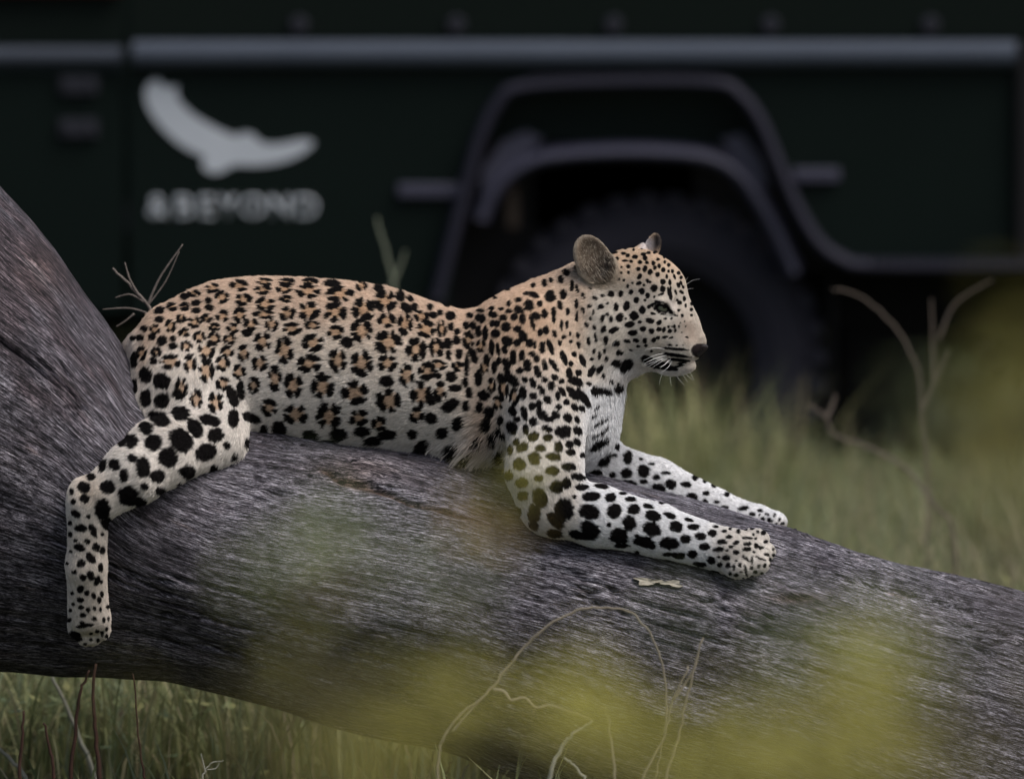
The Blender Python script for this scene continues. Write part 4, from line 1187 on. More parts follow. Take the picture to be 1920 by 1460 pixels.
ARCH = [(840, 560), (858, 440), (876, 350), (900, 265), (935, 200), (980, 168), (1150, 160), (1335, 162), (1385, 185), (1420, 230), (1455, 310), (1490, 390), (1530, 458), (1575, 492)]
# rear tub side with the wheel arch cut out of it
x_rear, _ = cxz(1990, 300)
side = pxs([(244, 124), (244, 590), (840, 590)] + ARCH[1:] + [(1620, 508), (1990, 508), (1990, 124)])
slab('side_panel', side, CY0, CY0 + .03, PAINT)
# front door, a little behind the tub side, with its hinge plates
door = slab('door', pxs([(-560, 130), (-560, 560), (232, 590), (232, 130)]), CY0 + .006, CY0 + .05, PAINT, CAR, .006)
for py in (160, 240):
    x, z = cxz(150, py)
    h = box('hinge', x - .05, x + .045, CY0 - .012, CY0 + .004, z - .022, z + .022, STEEL, door)
    for dx in (-.03, .025):
        bm = bmesh.new(); bmesh.ops.create_uvsphere(bm, u_segments=10, v_segments=6, radius=.009, matrix=Matrix.Translation((x + dx, CY0 - .012, z)))
        # rivet heads belong to the hinge plate
        me = h.data; b2 = bmesh.new(); b2.from_mesh(me)
        tmp = bpy.data.meshes.new('rivet'); bm.to_mesh(tmp); bm.free(); b2.from_mesh(tmp); b2.to_mesh(me); b2.free(); bpy.data.meshes.remove(tmp)
# waist rails catching the sky
def rail(name, x0, x1, zc, r, yb, m):
    V, F = [], []
    n = 24
    for x in (x0, x1):
        for k in range(n):
            a = 2 * math.pi * k / n
            V.append((x, yb - .012 + math.cos(a) * r * .9, zc + math.sin(a) * r))
    for k in range(n): F.append((k, (k + 1) % n, n + (k + 1) % n, n + k))
    F.append(tuple(range(n - 1, -1, -1))); F.append(tuple(range(n, 2 * n)))
    return mesh_obj(name, V, F, m, CAR, False)
_, zr = cxz(900, 101); xa, _ = cxz(250, 100); xb, _ = cxz(1904, 100); xc, _ = cxz(228, 100); xd, _ = cxz(-600, 100)
rail('waist_rail', xa, xb, zr, .033, CY0, RAILM)
_, zd = cxz(100, 106)
DULL = mat('dull_rail', (0.042, 0.050, 0.066), 0.7, 0.15, ((0.032, 0.038, 0.050), 6.0))
rail('waist_rail', xd, xc, zd, .024, CY0 + .008, DULL)
xs0, _ = cxz(1905, 100); xs1, _ = cxz(1986, 100)
box('corner_cap', xs0, xs1, CY0 - .03, CY0 - .002, cxz(0, 486)[1], zr + .03, DARK, CAR, .008)
# upper side above the rail, with its bolts
_, z_top = cxz(900, -420)
xu0, zu0 = cxz(-560, 84); xu1, _ = cxz(1990, 84)
slab('upper_panel', [(cxz(244, 84)[0], zr + .034), (xu1, zr + .034), (xu1, z_top), (cxz(244, 84)[0], z_top)], CY0 + .03, CY0 + .055, PAINT2)
slab('upper_door', [(xu0, zd + .027), (cxz(232, 90)[0], zd + .027), (cxz(232, 90)[0], z_top - .1), (xu0, z_top - .1)], CY0 + .034, CY0 + .055, PAINT2)
for px in (560, 855, 1150, 1445, 1745):
    x, z = cxz(px, 48)
    bm = bmesh.new(); bmesh.ops.create_cone(bm, segments=6, radius1=.026, radius2=.020, depth=.02, cap_ends=True, matrix=Matrix.Translation((x, CY0 + .02, z)) @ Matrix.Rotation(math.pi / 2, 4, 'X'))
    bm_obj('bolt', bm, STEEL, CAR)
x, z = cxz(110, -12)
box('folded_cloth', x - .2, x + .16, CY0 + .0, CY0 + .03, z - .004, z + .06, REDM, CAR, .01)
# wheel arch: rubber lip outside, rounded inner arch, dark recess
fl = sweep('arch_flare', pxs([(818, 560), (846, 452), (872, 352), (898, 262), (932, 196), (978, 164), (1150, 154), (1338, 156), (1388, 180), (1424, 228), (1458, 308), (1492, 386), (1532, 452), (1578, 486), (1642, 498), (1990, 498)]), .036, CY0 - .055, CY0 - .002, RUBBER)
for k in range(20):
    x, z = cxz(1000 + k * 18, 154 if 1000 + k * 18 < 1340 else 160)
    box('flare_stud', x - .006, x + .006, CY0 - .052, CY0 - .02, z + .006, z + .019, RUBBER, fl, 0)
for k in range(19):
    x, z = cxz(1640 + k * 17.5, 498)
    box('flare_stud', x - .006, x + .006, CY0 - .054, CY0 - .02, z + .006, z + .020, RUBBER, fl, 0)
sweep('inner_arch', pxs([(900, 412), (918, 372), (950, 332), (1000, 303), (1070, 291), (1180, 286), (1290, 291), (1352, 306), (1398, 342), (1432, 392), (1464, 452), (1490, 512)]), .052, CY0 - .02, CY0 + .11, ARCHM)
slab('arch_highlight', pxs([(905, 372), (1018, 262), (985, 246), (940, 268), (905, 320)]), CY0 + .012, CY0 + .03, ARCHM)  # flat lighter patch standing for the highlight on the arch corner
slab('arch_highlight', pxs([(1352, 262), (1392, 252), (1428, 300), (1440, 352), (1420, 362)]), CY0 + .012, CY0 + .03, ARCHM)  # the same painted highlight at the other corner
slab('arch_recess', pxs([(820, 620)] + ARCH + [(1600, 508)]), CY0 + .20, CY0 + .22, DARK)
slab('arch_web', pxs([(905, 262), (940, 205), (985, 175), (1150, 168), (1335, 170), (1380, 192), (1412, 238), (1430, 280)]), CY0 + .06, CY0 + .08, PAINT)
for (x0, x1, py) in ((738, 872, 357), (1478, 1582, 328)):
    a, z = cxz(x0, py); b, _ = cxz(x1, py)
    box('side_marker', a + .01, b - .01, CY0 - .022, CY0 - .001, z - .017, z + .017, ARCHM, CAR, .006)
# mud bracket inside the arch
a, z0 = cxz(950, 430); b, z1 = cxz(972, 350)
box('arch_bracket', a, b, CY0 + .03, CY0 + .08, z0, z1, mat('dried_mud', (0.028, 0.022, 0.018), .95, .1), CAR)

# emblem and lettering
BIRD = [(550,296),(566,289),(582,290),(597,308),(612,320),(632,313),(656,316),(652,345),(660,365),(680,393),(715,425),(750,448),(790,470),(850,500),(892,514),(905,502),(925,499),(950,505),(965,514),(975,530),(1000,543),(1045,545),(1090,538),(1135,528),(1170,527),(1196,538),(1178,562),(1150,582),(1105,604),(1060,618),(1010,627),(950,631),(900,628),(872,630),(850,645),(825,657),(800,662),(772,652),(755,640),(754,620),(764,597),(740,586),(700,568),(660,542),(620,508),(585,470),(555,430),(535,388),(527,352),(530,320)]
slab('bird_emblem', pxs([(430 + (x / 2 - 430) * .95, 237 + (y / 2 - 237) * .94) for x, y in BIRD]), CY0 - .003, CY0 - .0005, WHITE)
def lettering():
    for ch, cx, w in (('&', 296, 38), ('B', 345, 32), ('E', 388, 28), ('Y', 427, 34), ('O', 474, 46), ('N', 525, 36), ('D', 575, 40)):
        cu = bpy.data.curves.new('letter', 'FONT'); cu.body = ch; cu.size = 1.0; cu.extrude = .0; cu.resolution_u = 6; cu.offset = .004
        tmp = bpy.data.objects.new('letter', cu); COL.objects.link(tmp)
        dg = bpy.context.evaluated_depsgraph_get(); dg.update()
        me = bpy.data.meshes.new_from_object(tmp.evaluated_get(dg))
        bpy.data.objects.remove(tmp); bpy.data.curves.remove(cu)
        co = np.empty(len(me.vertices) * 3, np.float32); me.vertices.foreach_get('co', co); co = co.reshape(-1, 3)
        lo, hi = co.min(0), co.max(0)
        x0, zb = cxz(cx - w / 2, 408); x1, zt = cxz(cx + w / 2, 367)
        me.vertices.foreach_set('co', np.stack([x0 + (co[:, 0] - lo[0]) / (hi[0] - lo[0]) * (x1 - x0), np.full(len(co), CY0 - .002), zb + (co[:, 1] - lo[1]) / (hi[1] - lo[1]) * (zt - zb)], 1).astype(np.float32).ravel())
        bm = bmesh.new(); bm.from_mesh(me)
        r = bmesh.ops.extrude_face_region(bm, geom=bm.faces[:])
        bmesh.ops.translate(bm, verts=[q for q in r['geom'] if isinstance(q, bmesh.types.BMVert)], vec=(0, -.001, 0))
        bm.to_mesh(me); bm.free()
        me.materials.clear(); me.materials.append(WHITE)
        link(bpy.data.objects.new('letter', me), CAR)
lettering()

# wheels
def wheel(cx, cy, cz, R, W, sgn):
    e = bpy.data.objects.new('wheel', None); e.location = (cx, cy, cz); link(e, CAR)
    prof = [(-W / 2 + .01, R * .60), (-W / 2 - .012, R * .72), (-W / 2 - .004, R * .88), (-W / 2 + .022, R * .965), (-W / 2 + .05, R * .985), (W / 2 - .05, R * .985), (W / 2 - .022, R * .965), (W / 2 + .004, R * .88), (W / 2 + .012, R * .72), (W / 2 - .01, R * .60)]
    n = 72; V, F = [], []
    for k in range(n):
        a = 2 * math.pi * k / n
        for (y, r) in prof: V.append((cx + r * math.cos(a), cy + y, cz + r * math.sin(a)))
    m_ = len(prof)
    for k in range(n):
        for j in range(m_ - 1):
            F.append((k * m_ + j, k * m_ + j + 1, ((k + 1) % n) * m_ + j + 1, ((k + 1) % n) * m_ + j))
    for k in range(36):                            # tread and shoulder lugs
        for (ya, yb, off) in ((-W / 2 - .004, -W * .12, 0), (-W * .10, W * .10, .5), (W * .12, W / 2 + .004, 0)):
            a0 = 2 * math.pi * (k + off) / 36; a1 = a0 + 2 * math.pi / 36 * .58
            b = len(V)
            for r in (R * .93, R * 1.012):
                for y in (ya, yb):
                    for a in (a0, a1): V.append((cx + r * math.cos(a), cy + y, cz + r * math.sin(a)))
            F += [(b + 4, b + 5, b + 7, b + 6), (b, b + 1, b + 5, b + 4), (b + 2, b + 6, b + 7, b + 3), (b, b + 4, b + 6, b + 2), (b + 1, b + 3, b + 7, b + 5)]
    mesh_obj('tyre', V, F, TYRE, e)
    V, F = [], []
    rp = [(sgn * (W / 2 - .02), R * .61), (sgn * (W / 2 - .05), R * .56), (sgn * (W / 2 - .10), R * .50), (sgn * (W / 2 - .09), R * .30), (sgn * (W / 2 - .06), R * .22), (sgn * (W / 2 - .03), R * .16), (sgn * (W / 2 - .01), R * .15), (sgn * (W / 2 - .01), 0.004)]
    n = 40
    for k in range(n):
        a = 2 * math.pi * k / n
        for (y, r) in rp: V.append((cx + r * math.cos(a), cy + y, cz + r * math.sin(a)))
    m_ = len(rp)
    for k in range(n):
        for j in range(m_ - 1): F.append((k * m_ + j, k * m_ + j + 1, ((k + 1) % n) * m_ + j + 1, ((k + 1) % n) * m_ + j))
    mesh_obj('rim', V, F, DARK, e, True)
wx, _ = cxz(1228, 700)
WB = 2.79
for x in (wx, wx - WB):
    wheel(x, CY0 + .25, .425, .425, .25, -1)
    wheel(x, CY0 + 1.45, .425, .425, .25, 1)
# body behind the side: floor, far side, tail, front, chassis and axles
_, zs = cxz(900, 560)
X1 = x_rear
box('floor_pan', wx - 3.4, X1 - .01, CY0 + .24, CY0 + 1.46, .70, .76, DARK)
slab('far_side', [(X1, .66), (X1, z_top), (wx - 2.0, z_top), (wx - 2.0, zr), (wx - 3.5, zr - .05), (wx - 3.5, .60), (wx - WB - .55, .60), (wx - WB - .4, .98), (wx - WB + .4, .98), (wx - WB + .55, .60), (wx - .55, .60), (wx - .42, .98), (wx + .42, .98), (wx + .5, .66)], CY0 + 1.62, CY0 + 1.65, PAINT)
box('tail_panel', X1 - .032, X1 - .004, CY0 + .035, CY0 + 1.615, .72, z_top - .02, PAINT2)
box('rear_bumper', X1 - .02, X1 + .09, CY0 + .1, CY0 + 1.55, .56, .69, DARK)
for y in (CY0 + .42, CY0 + 1.12): box('chassis_rail', wx - 3.5, X1 - .04, y, y + .1, .50, .66, DARK)
for x in (wx, wx - WB):
    box('axle', x - .05, x + .05, CY0 + .38, CY0 + 1.32, .37, .48, DARK)
    bm = bmesh.new(); bmesh.ops.create_uvsphere(bm, u_segments=20, v_segments=12, radius=.17, matrix=Matrix.Translation((x, CY0 + .85, .43)))
    bm_obj('differential', bm, DARK, CAR, True)
box('tank_shade_fill', wx + .47, X1 - .30, CY0 + .45, CY0 + 1.15, .17, .695, DARK, CAR, .03)  # tank enlarged as a dark block standing for the shade under the tail
box('mud_flap', wx + .44, wx + .455, CY0 + .13, CY0 + .37, .24, .64, DARK, CAR, 0)
box('mud_flap', wx + .44, wx + .455, CY0 + 1.33, CY0 + 1.57, .24, .64, DARK, CAR, 0)
slab('front_wing', [(wx - 3.55, .62), (wx - WB - .55, .60), (wx - WB - .42, .96), (wx - WB + .42, .96), (wx - WB + .55, .60), (cxz(-564, 560)[0], .60), (cxz(-564, 560)[0], zd), (wx - 3.55, zd - .04)], CY0, CY0 + .03, PAINT)
box('bonnet', wx - 3.55, cxz(-566, 0)[0], CY0 + .12, CY0 + 1.52, zd - .05, zd + .02, PAINT, CAR, .02)
box('front_grille', wx - 3.56, wx - 3.52, CY0 + .4, CY0 + 1.2, .66, zd - .06, DARK)
box('front_bumper', wx - 3.74, wx - 3.6, CY0 + .02, CY0 + 1.62, .52, .66, DARK)
# tiered bench seats
for i, x in enumerate((wx - .95, wx - .1)):
    z = 1.30 + .12 * i
    b = box('bench_seat', x - .24, x + .24, CY0 + .16, CY0 + 1.5, z - .08, z + .04, DARK, CAR, .02)
    box('bench_back', x + .22, x + .30, CY0 + .16, CY0 + 1.5, z, z + .5, DARK, b, .02)
    box('bench_base', x - .2, x + .2, CY0 + .2, CY0 + 1.46, .765, z - .085, DARK, b, .0)

# ------------------------------------------------------------------ stems, twigs and shrubs
STRAW = mat('dry_straw', (0.24, 0.21, 0.165), 0.75, 0.15, ((0.15, 0.125, 0.095), 45))
TWIG = mat('grey_twig', (0.17, 0.145, 0.13), 0.85, 0.1, ((0.10, 0.085, 0.075), 60), 0.4)
REDT = mat('red_brown_twig', (0.050, 0.024, 0.017), 0.8, 0.1, ((0.018, 0.012, 0.010), 70))
BROWNT = mat('brown_stalk', (0.135, 0.112, 0.095), 0.8, 0.1, ((0.13, 0.105, 0.085), 20))
PALE = mat('pale_stalk', (0.30, 0.295, 0.25), 0.75, 0.15, ((0.17, 0.17, 0.135), 35))

def at(px, py, z): return P(px, py, FOCUS + z)     # z metres beyond the leopard's plane

def stem_thing(name, label, cat, pxpts, z, r, m, group=None, root=True, branches=(), jit=0.004):
    """pxpts run from the base up; z metres from the leopard's plane"""
    pts = []
    for i, q in enumerate(pxpts):
        dz = q[2] if len(q) > 2 else z
        pts.append(at(q[0], q[1], dz))
    if root:
        p0 = pts[0]
        gz = float(ground_z(np.array([p0.x]), np.array([p0.y]))[0])
        if p0.z > gz: pts.insert(0, Vector((p0.x + random.uniform(-.02, .02), p0.y, gz - .02)))
    s = spline(pts, 6)
    s = [p + Vector((random.gauss(0, jit), random.gauss(0, jit), random.gauss(0, jit))) * .3 for p in s]
    rad = [r * (1 - .55 * i / (len(s) - 1)) for i in range(len(s))]
    V, F = tube_data(s, rad, 7)
    loc = s[0]
    o = mesh_obj(name, [v - loc for v in V], F, m, None, True)
    o.location = loc
    tag(o, label, cat, group)
    for (bp, br) in branches:
        q = spline([at(a[0], a[1], a[2] if len(a) > 2 else z) for a in bp], 6)
        V, F = tube_data(q, [br * (1 - .6 * i / (len(q) - 1)) for i in range(len(q))], 6)
        b = mesh_obj('branch', [v - loc for v in V], F, m, None, True)
        b.parent = o
    return o

# thin upright stems before the lower left of the log
LG = 'thin bare stems in front of the log'
stem_thing('bare_twig', 'tall reddish brown bare stem whose tip overlaps the log below the hanging paw', 'plant', [(187, 1480), (182, 1400), (175, 1320), (177, 1242)], -.40, .0056, REDT, LG)
stem_thing('bare_twig', 'dark leaning stem just left of the tall reddish stem under the log', 'plant', [(132, 1480), (142, 1360), (150, 1300), (167, 1256)], -.38, .0046, REDT, LG)
stem_thing('bare_twig', 'short dark stem standing alone at the lower left corner', 'plant', [(36, 1480), (40, 1400), (44, 1332)], -.40, .0046, REDT, LG)
stem_thing('bare_twig', 'short bent dark stem between the corner stem and the leaning stem', 'plant', [(103, 1480), (94, 1410), (82, 1354)], -.42, .0046, REDT, LG)
stem_thing('bare_twig', 'faint thin brown stem right of the tall reddish stem under the log', 'plant', [(272, 1480), (262, 1400), (250, 1262)], -.2, .0030, REDT, LG)
stem_thing('bare_twig', 'soft brown forked stem leaning right below the middle of the log', 'plant', [(330, 1470), (352, 1400), (378, 1340), (400, 1312)], .9, .006, REDT, LG, True, [(((352, 1400), (338, 1375), (322, 1368)), .003), (((372, 1352), (398, 1370), (404, 1352)), .0028)])
stem_thing('straw_grass', 'pale grey grass stalk leaning left under the log', 'grass stalk', [(178, 1460), (140, 1360), (98, 1268)], .55, .0065, PALE, LG)
stem_thing('straw_grass', 'pale broad grass stalk cut by the left edge under the log', 'grass stalk', [(52, 1470), (28, 1430), (-10, 1395)], .2, .006, PALE, LG)
stem_thing('straw_grass', 'blurred upright grey stalk beyond the log near the stems', 'grass stalk', [(222, 1470), (224, 1380), (228, 1330)], .9, .007, BROWNT, LG)
for i, (x, t) in enumerate(((808, 1408), (842, 1425), (873, 1432))):
    stem_thing('straw_grass', ['first dark stalk under the log left of the curling vine', 'middle dark stalk under the log beside the curling vine', 'pale short stalk under the log right of the curling vine'][i], 'grass stalk', [(x - 14, 1500), (x - 4, 1450), (x + 6, t)], .15, .004, (BROWNT, BROWNT, PALE)[i], LG)
# small forked pale twig low in the middle
stem_thing('forked_twig', 'tiny pale forked twig at the bottom edge below the log', 'twig', [(378, 1470), (385, 1445), (398, 1430), (418, 1424)], -.3, .0022, PALE, None, True, [(((385, 1445), (380, 1425), (377, 1412)), .0016), (((388, 1442), (404, 1440), (412, 1428)), .0016)])

# the looping vine and twisted tendril before the log
vine = stem_thing('dry_vine', 'pale dry vine arching in a loop in front of the log', 'vine', [(822, 1500), (824, 1412), (832, 1385), (858, 1345), (920, 1293), (962, 1236), (1010, 1186), (1070, 1150), (1130, 1138), (1182, 1150), (1222, 1195), (1244, 1255), (1250, 1340), (1236, 1420), (1222, 1490)], -.62, .0031, STRAW, None, True,
           [(((848, 1372), (880, 1335), (915, 1298)), .003), (((925, 1292), (945, 1296), (958, 1312), (984, 1308), (1004, 1326), (1030, 1322), (1056, 1330), (1086, 1340), (1112, 1352)), .0038), (((1004, 1326), (1000, 1334), (996, 1336)), .002)])
stem_thing('straw_grass', 'pale striped grass blade curving from the bottom edge to the tendril', 'grass blade', [(1026, 1500), (1036, 1440), (1056, 1396), (1082, 1370), (1112, 1352)], -.62, .0052, PALE)
stem_thing('straw_grass', 'short pale grass blade bending right beside the striped blade', 'grass blade', [(1100, 1490), (1088, 1450), (1072, 1430), (1058, 1420)], -.62, .0036, PALE)
stem_thing('straw_grass', 'thin straw stalk standing inside the vine loop', 'grass stalk', [(1152, 1490), (1150, 1420), (1142, 1360), (1134, 1322)], -.66, .0036, STRAW)
stem_thing('straw_grass', 'long straw stalk rising past the right side of the vine loop', 'grass stalk', [(1246, 1490), (1266, 1400), (1290, 1300), (1318, 1196)], -.70, .0036, STRAW)
stem_thing('straw_grass', 'forked straw stalk crossing the long stalk right of the vine loop', 'grass stalk', [(1196, 1490), (1240, 1390), (1262, 1312), (1292, 1248)], -.70, .0032, STRAW, None, True, [(((1262, 1312), (1296, 1262), (1310, 1216)), .0024)])

# bare twigs behind the rump
stem_thing('bare_twig', 'bare forked grey twigs sticking up behind the rump of the leopard', 'twig', [(292, 640), (284, 585), (248, 540), (210, 502)], .20, .0042, TWIG, None, False,
           [(((262, 556), (244, 525), (234, 492)), .003), (((270, 566), (244, 552), (216, 558)), .0022), (((284, 590), (244, 578), (192, 580)), .0024), (((276, 574), (300, 520), (343, 458)), .0028), (((276, 574), (310, 528), (336, 472)), .0018), (((252, 588), (232, 604), (218, 612)), .0022)])

# bent stalks in the grass to the right
stem_thing('bent_weed', 'tall brown bent stalk arching left above the grass beside the wheel', 'stalk', [(1740, 1010), (1738, 860), (1728, 770), (1722, 700), (1690, 630), (1640, 575), (1600, 550), (1560, 541)], 2.6, .0034, BROWNT, None, True,
           [(((1728, 770), (1752, 720), (1778, 660)), .004), (((1752, 718), (1748, 610), (1746, 560)), .003), (((1760, 640), (1790, 570), (1860, 525)), .003)])
stem_thing('bent_weed', 'fallen brown stalk lying slantwise over the grass to the right', 'stalk', [(1790, 1010), (1752, 945), (1700, 880), (1630, 840), (1562, 812), (1546, 780), (1515, 758)], 2.4, .0042, BROWNT, None, True, [(((1548, 785), (1560, 760), (1566, 740)), .005)])
stem_thing('seeding_weed', 'blurred grey green seeding stem standing before the side panel left of the wheel', 'plant', [(735, 900), (738, 560), (722, 470), (706, 410)], 3.4, .0065, mat('seed_stem', (0.13, 0.145, 0.105), .8, .1), None, True, [(((732, 540), (750, 500), (760, 470)), .005)])

# tufts of taller grass before the wheel and the side panel
def tuft(px, py_base, d, n, h, spread, pal, label, group='taller tufts of grass near the vehicle'):
    c = P(px, py_base, d); c.z = 0
    x = rng.normal(0, spread, n); y = rng.normal(0, spread, n)
    q_ = np.sqrt(x * x + y * y); far = q_ > 2 * spread
    x[far] *= (2 * spread / q_[far]); y[far] *= (2 * spread / q_[far])
    base = np.stack([x, y, np.zeros(n)], 1)
    az = np.arctan2(y, x) + rng.normal(0, .7, n)
    tint = np.array(pal)[rng.choice(len(pal), n)] * rng.uniform(.75, 1.25, (n, 1))
    V, F, T = blades(base, h * rng.uniform(.55, 1.05, n), rng.uniform(.004, .009, n), rng.uniform(.1, .8, n), az, tint, 4)
    o = np_mesh('grass_tuft', V, F, GRASS_M)
    set_attr(o.data, 'tint', T)
    o.location = (c.x, P(px, py_base, d).y, float(ground_z(np.array([c.x]), np.array([P(px, py_base, d).y]))[0]) - .01)
    tag(o, label, 'grass tuft', group)
    return o
PG = [(0.25, 0.27, 0.11), (0.30, 0.30, 0.14), (0.20, 0.24, 0.11), (0.34, 0.30, 0.16)]
DG = [(0.12, 0.15, 0.08), (0.17, 0.185, 0.10), (0.24, 0.21, 0.13)]
for a in ((1190, 990, 20.4, 260, .50, .12, PG, 'yellow green grass tuft just below the chin of the leopard'), (1300, 985, 20.5, 380, .56, .13, PG, 'bright green grass tuft in front of the wheel'), (1375, 990, 20.6, 240, .38, .11, PG, 'lower green grass tuft right of the one in front of the wheel'),
          (1260, 1010, 19.6, 280, .36, .15, PG, 'wide pale grass tuft above the far foreleg'), (1470, 1010, 19.9, 300, .30, .16, DG, 'dark green grass tuft right of the wheel'), (1640, 1020, 19.2, 300, .27, .18, DG, 'dull grass tuft under the fallen stalk'),
          (1860, 1030, 18.9, 300, .28, .18, DG, 'dull grass tuft at the right edge behind the log'), (1560, 1120, 17.6, 260, .26, .14, DG, 'short grass tuft close behind the sloping log'), (1760, 1150, 17.3, 260, .26, .16, DG, 'short grass tuft behind the right end of the log'),
          (735, 1010, 20.3, 130, .66, .06, [(0.20, 0.21, 0.11), (0.16, 0.17, 0.10)], 'tall narrow grass tuft in front of the green side panel')):
    tuft(*a)

# leafy yellow green shrubs close to the camera
LEAFY = leaf_mat('yellow_green_leaf', (0.50, 0.47, 0.11), (0.56, 0.50, 0.12), .4, 20)
LEAFO = leaf_mat('olive_leaf', (0.19, 0.185, 0.045), (0.25, 0.215, 0.05), .35, 20)
LEAFG = leaf_mat('pale_green_leaf', (0.30, 0.36, 0.20), (0.26, 0.31, 0.12), .4, 20)
LEAFR = leaf_mat('orange_leaf', (0.50, 0.34, 0.12), (0.42, 0.30, 0.09), .4, 20)
BARK = mat('shrub_bark', (0.10, 0.085, 0.06), .9, .1, ((0.06, 0.05, 0.035), 40))
def leaf_mesh(m):
    L, W = 1.0, .40
    t = [0, .18, .42, .68, .88, 1.0]; w = [.02, .62, 1.0, .82, .42, .0]
    V, F = [], []
    for a, b in zip(t, w):
        z = -.18 * (a - .4) ** 2
        V += [(a * L, -b * W / 2, z + .05 * b), (a * L, 0, z), (a * L, b * W / 2, z + .05 * b)]
    for i in range(len(t) - 1):
        F += [(3 * i, 3 * i + 3, 3 * i + 4, 3 * i + 1), (3 * i + 1, 3 * i + 4, 3 * i + 5, 3 * i + 2)]
    me = bpy.data.meshes.new('leaf'); me.from_pydata(V, [], F); me.materials.append(m); me.shade_smooth()
    return me
LM = {id(m): leaf_mesh(m) for m in (LEAFY, LEAFO, LEAFG, LEAFR)}
def shrub(label, d, clusters, base_px, group='leafy shrubs close to the camera'):
    """clusters: (px, py, rx, ry, count, material) seen at about d metres"""
    b = P(base_px, 1400, d); bx, by = b.x, b.y
    root = thing('shrub', (bx, by, float(ground_z(np.array([bx]), np.array([by]))[0]) - .02), label, 'shrub', group)
    org = Vector(root.location)
    for (px, py, rx, ry, cnt, m) in clusters:
        c = P(px, py, d + random.uniform(-.15, .15))
        low = org.lerp(c, .5) + Vector((random.uniform(-.05, .05), random.uniform(-.05, .05), .06))
        s = spline([org, low, c + Vector((0, 0, -.01))], 8)
        V, F = tube_data([p - org for p in s], [.006 - .0045 * i / (len(s) - 1) for i in range(len(s))], 6)
        st = mesh_obj('stem', V, F, BARK, None, True); st.parent = root
        kx, ky = rx * PXA * d, ry * PXA * d
        for k in range(cnt):
            g = Vector((random.gauss(0, kx * .55), random.gauss(0, .10), random.gauss(0, ky * .55)))
            o = bpy.data.objects.new('leaf', LM[id(m)])
            COL.objects.link(o); o.parent = root
            o.location = c + g - org
            o.rotation_euler = (random.gauss(0, .7), random.gauss(.1, .6), random.uniform(0, 6.28))
            sc = random.uniform(.020, .038)
            o.scale = (sc, sc, sc)
            if k % 3 == 0 and k > 0:               # a twig that carries it
                q = [c - org + Vector((0, 0, -.01)), (c - org).lerp(o.location, .5) + Vector((0, 0, -.004)), o.location.copy()]
                V, F = tube_data(q, [.0016, .0012, .0006], 5)
                t_ = mesh_obj('twig', V, F, BARK, None, True); t_.parent = root
    return root
shrub('pale green sprig blurred over the grey flank of the log below the belly', 7.2, [(580, 1030, 110, 70, 18, LEAFG), (660, 1100, 120, 70, 18, LEAFG), (606, 1035, 20, 14, 3, LEAFR), (560, 1120, 130, 60, 8, LEAFY), (800, 1010, 110, 60, 7, LEAFG)], 620)
shrub('sprig with a few orange yellow leaves beside the elbow of the leopard', 8.6, [(895, 985, 50, 40, 13, LEAFR), (965, 925, 55, 50, 5, LEAFY), (880, 900, 60, 45, 3, LEAFO)], 900)
shrub('olive sprig blurred along the lower edge of the log', 6.9, [(470, 1295, 150, 45, 16, LEAFO), (650, 1285, 150, 55, 24, LEAFO), (830, 1290, 110, 75, 28, LEAFY), (430, 1420, 170, 50, 10, LEAFO), (660, 1400, 160, 60, 22, LEAFY), (840, 1330, 70, 40, 10, LEAFO)], 640)
shrub('bright yellow sprig blurred inside the vine loop', 7.2, [(1105, 1315, 85, 60, 40, LEAFY), (1160, 1370, 130, 70, 26, LEAFY), (1020, 1300, 80, 50, 8, LEAFY)], 1120)
shrub('dense yellow shrub top blurred over the right end of the log', 6.9, [(1420, 1410, 170, 60, 64, LEAFY), (1550, 1400, 180, 75, 84, LEAFY), (1640, 1245, 95, 100, 60, LEAFY), (1330, 1380, 140, 60, 18, LEAFY), (1700, 1190, 120, 70, 22, LEAFG), (1470, 1250, 150, 80, 18, LEAFG), (1720, 1390, 130, 90, 34, LEAFO), (1300, 1430, 120, 50, 22, LEAFY), (1540, 1160, 140, 60, 8, LEAFG), (1330, 1290, 120, 60, 10, LEAFO)], 1540)
shrub('dark olive shrub blurred over the right edge below the vehicle', 6.4, [(1850, 800, 60, 90, 24, LEAFO), (1925, 730, 60, 110, 40, LEAFO), (1890, 870, 70, 60, 22, LEAFO), (1935, 620, 50, 40, 8, LEAFO), (1800, 740, 40, 50, 5, LEAFG)], 1880)

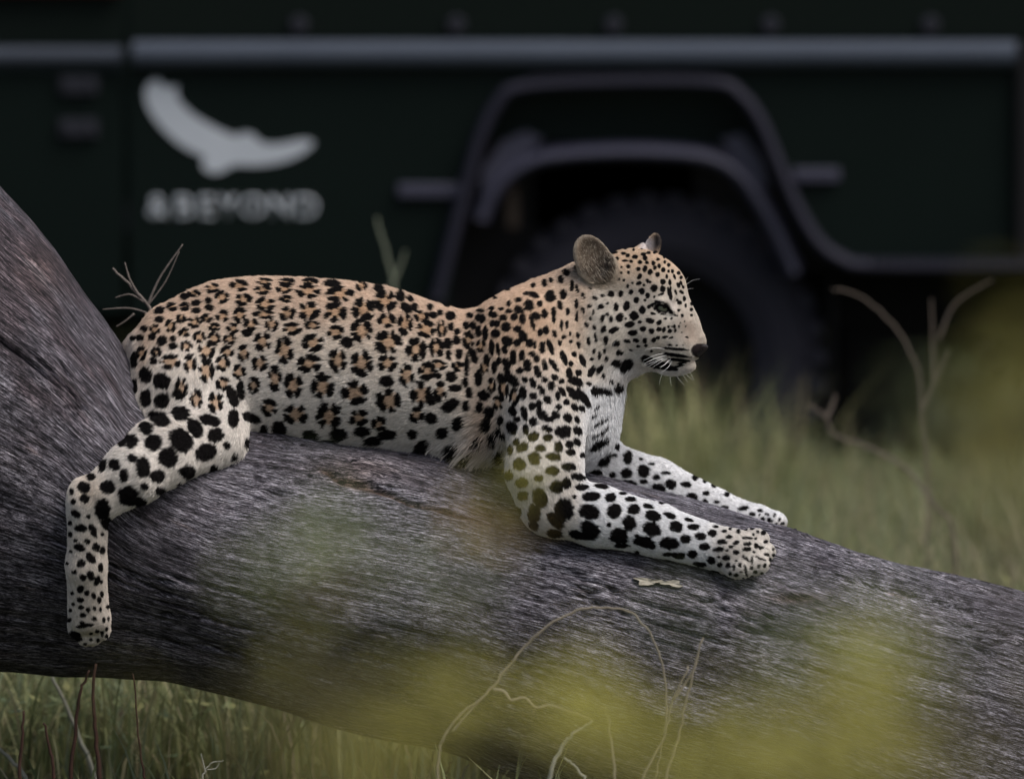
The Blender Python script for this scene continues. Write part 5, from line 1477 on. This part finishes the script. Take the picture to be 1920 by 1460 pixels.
# thicket added beyond the vehicle, its leaves darkened to stand for black shade
BUSHL = attr_mat('bush_foliage', 'tint', .6, .15, .2)
def bush(x, y, r, h, label):
    root = thing('bush', (x, y, float(ground_z(np.array([x]), np.array([y]))[0]) - .02), label, 'bush', 'added dark bushes beyond the vehicle')
    lobes = [(random.uniform(-.55, .55) * r, random.uniform(-.4, .4) * r, h * random.uniform(.25, .8), r * random.uniform(.35, .55)) for _ in range(9)]
    n = 7000
    k = rng.integers(0, len(lobes), n)
    lb = np.array(lobes)[k]
    dv = rng.normal(0, 1, (n, 3)); dv /= np.linalg.norm(dv, axis=1)[:, None]
    c = lb[:, :3] + dv * (lb[:, 3] * rng.uniform(.55, 1.1, n))[:, None]
    c[:, 2] = np.abs(c[:, 2])
    d = rng.normal(0, 1, (n, 3)); d /= np.linalg.norm(d, axis=1)[:, None]
    e = np.cross(d, rng.normal(0, 1, (n, 3))); e /= np.linalg.norm(e, axis=1)[:, None]
    L = rng.uniform(.03, .06, n)[:, None]
    V = np.stack([c - d * L, c + e * L * .35, c + d * L, c - e * L * .35], 1)
    F = np.arange(n)[:, None] * 4 + np.array([[0, 1, 2, 3]])
    o = np_mesh('foliage', V.reshape(-1, 3), F, BUSHL, None); o.parent = root; o['kind'] = 'stuff'
    T = np.array([[.020, .030, .013], [.030, .038, .016], [.026, .026, .015]])[rng.choice(3, n)] * rng.uniform(.6, 1.3, (n, 1))
    set_attr(o.data, 'tint', np.repeat(T[:, None], 4, 1).reshape(-1, 3))
    for lx, ly, lz, lr in lobes[:6]:
        V, F = tube_data(spline([(0, 0, 0), (lx * .3, ly * .3, lz * .5), (lx, ly, lz)], 5), [.022 - .0015 * i for i in range(11)], 6)
        b = mesh_obj('limb', V, F, BARK, None, True); b.parent = root
for i, x in enumerate((-3.6, -2.4, -1.3, -.2, .8, 1.75, 2.7, 3.8)):
    bush(x + random.uniform(-.15, .15), 24.2 + random.uniform(-.25, .6), 1.0, 1.5, 'added rounded leafy bush darkened in colour to stand for shade beyond the vehicle')
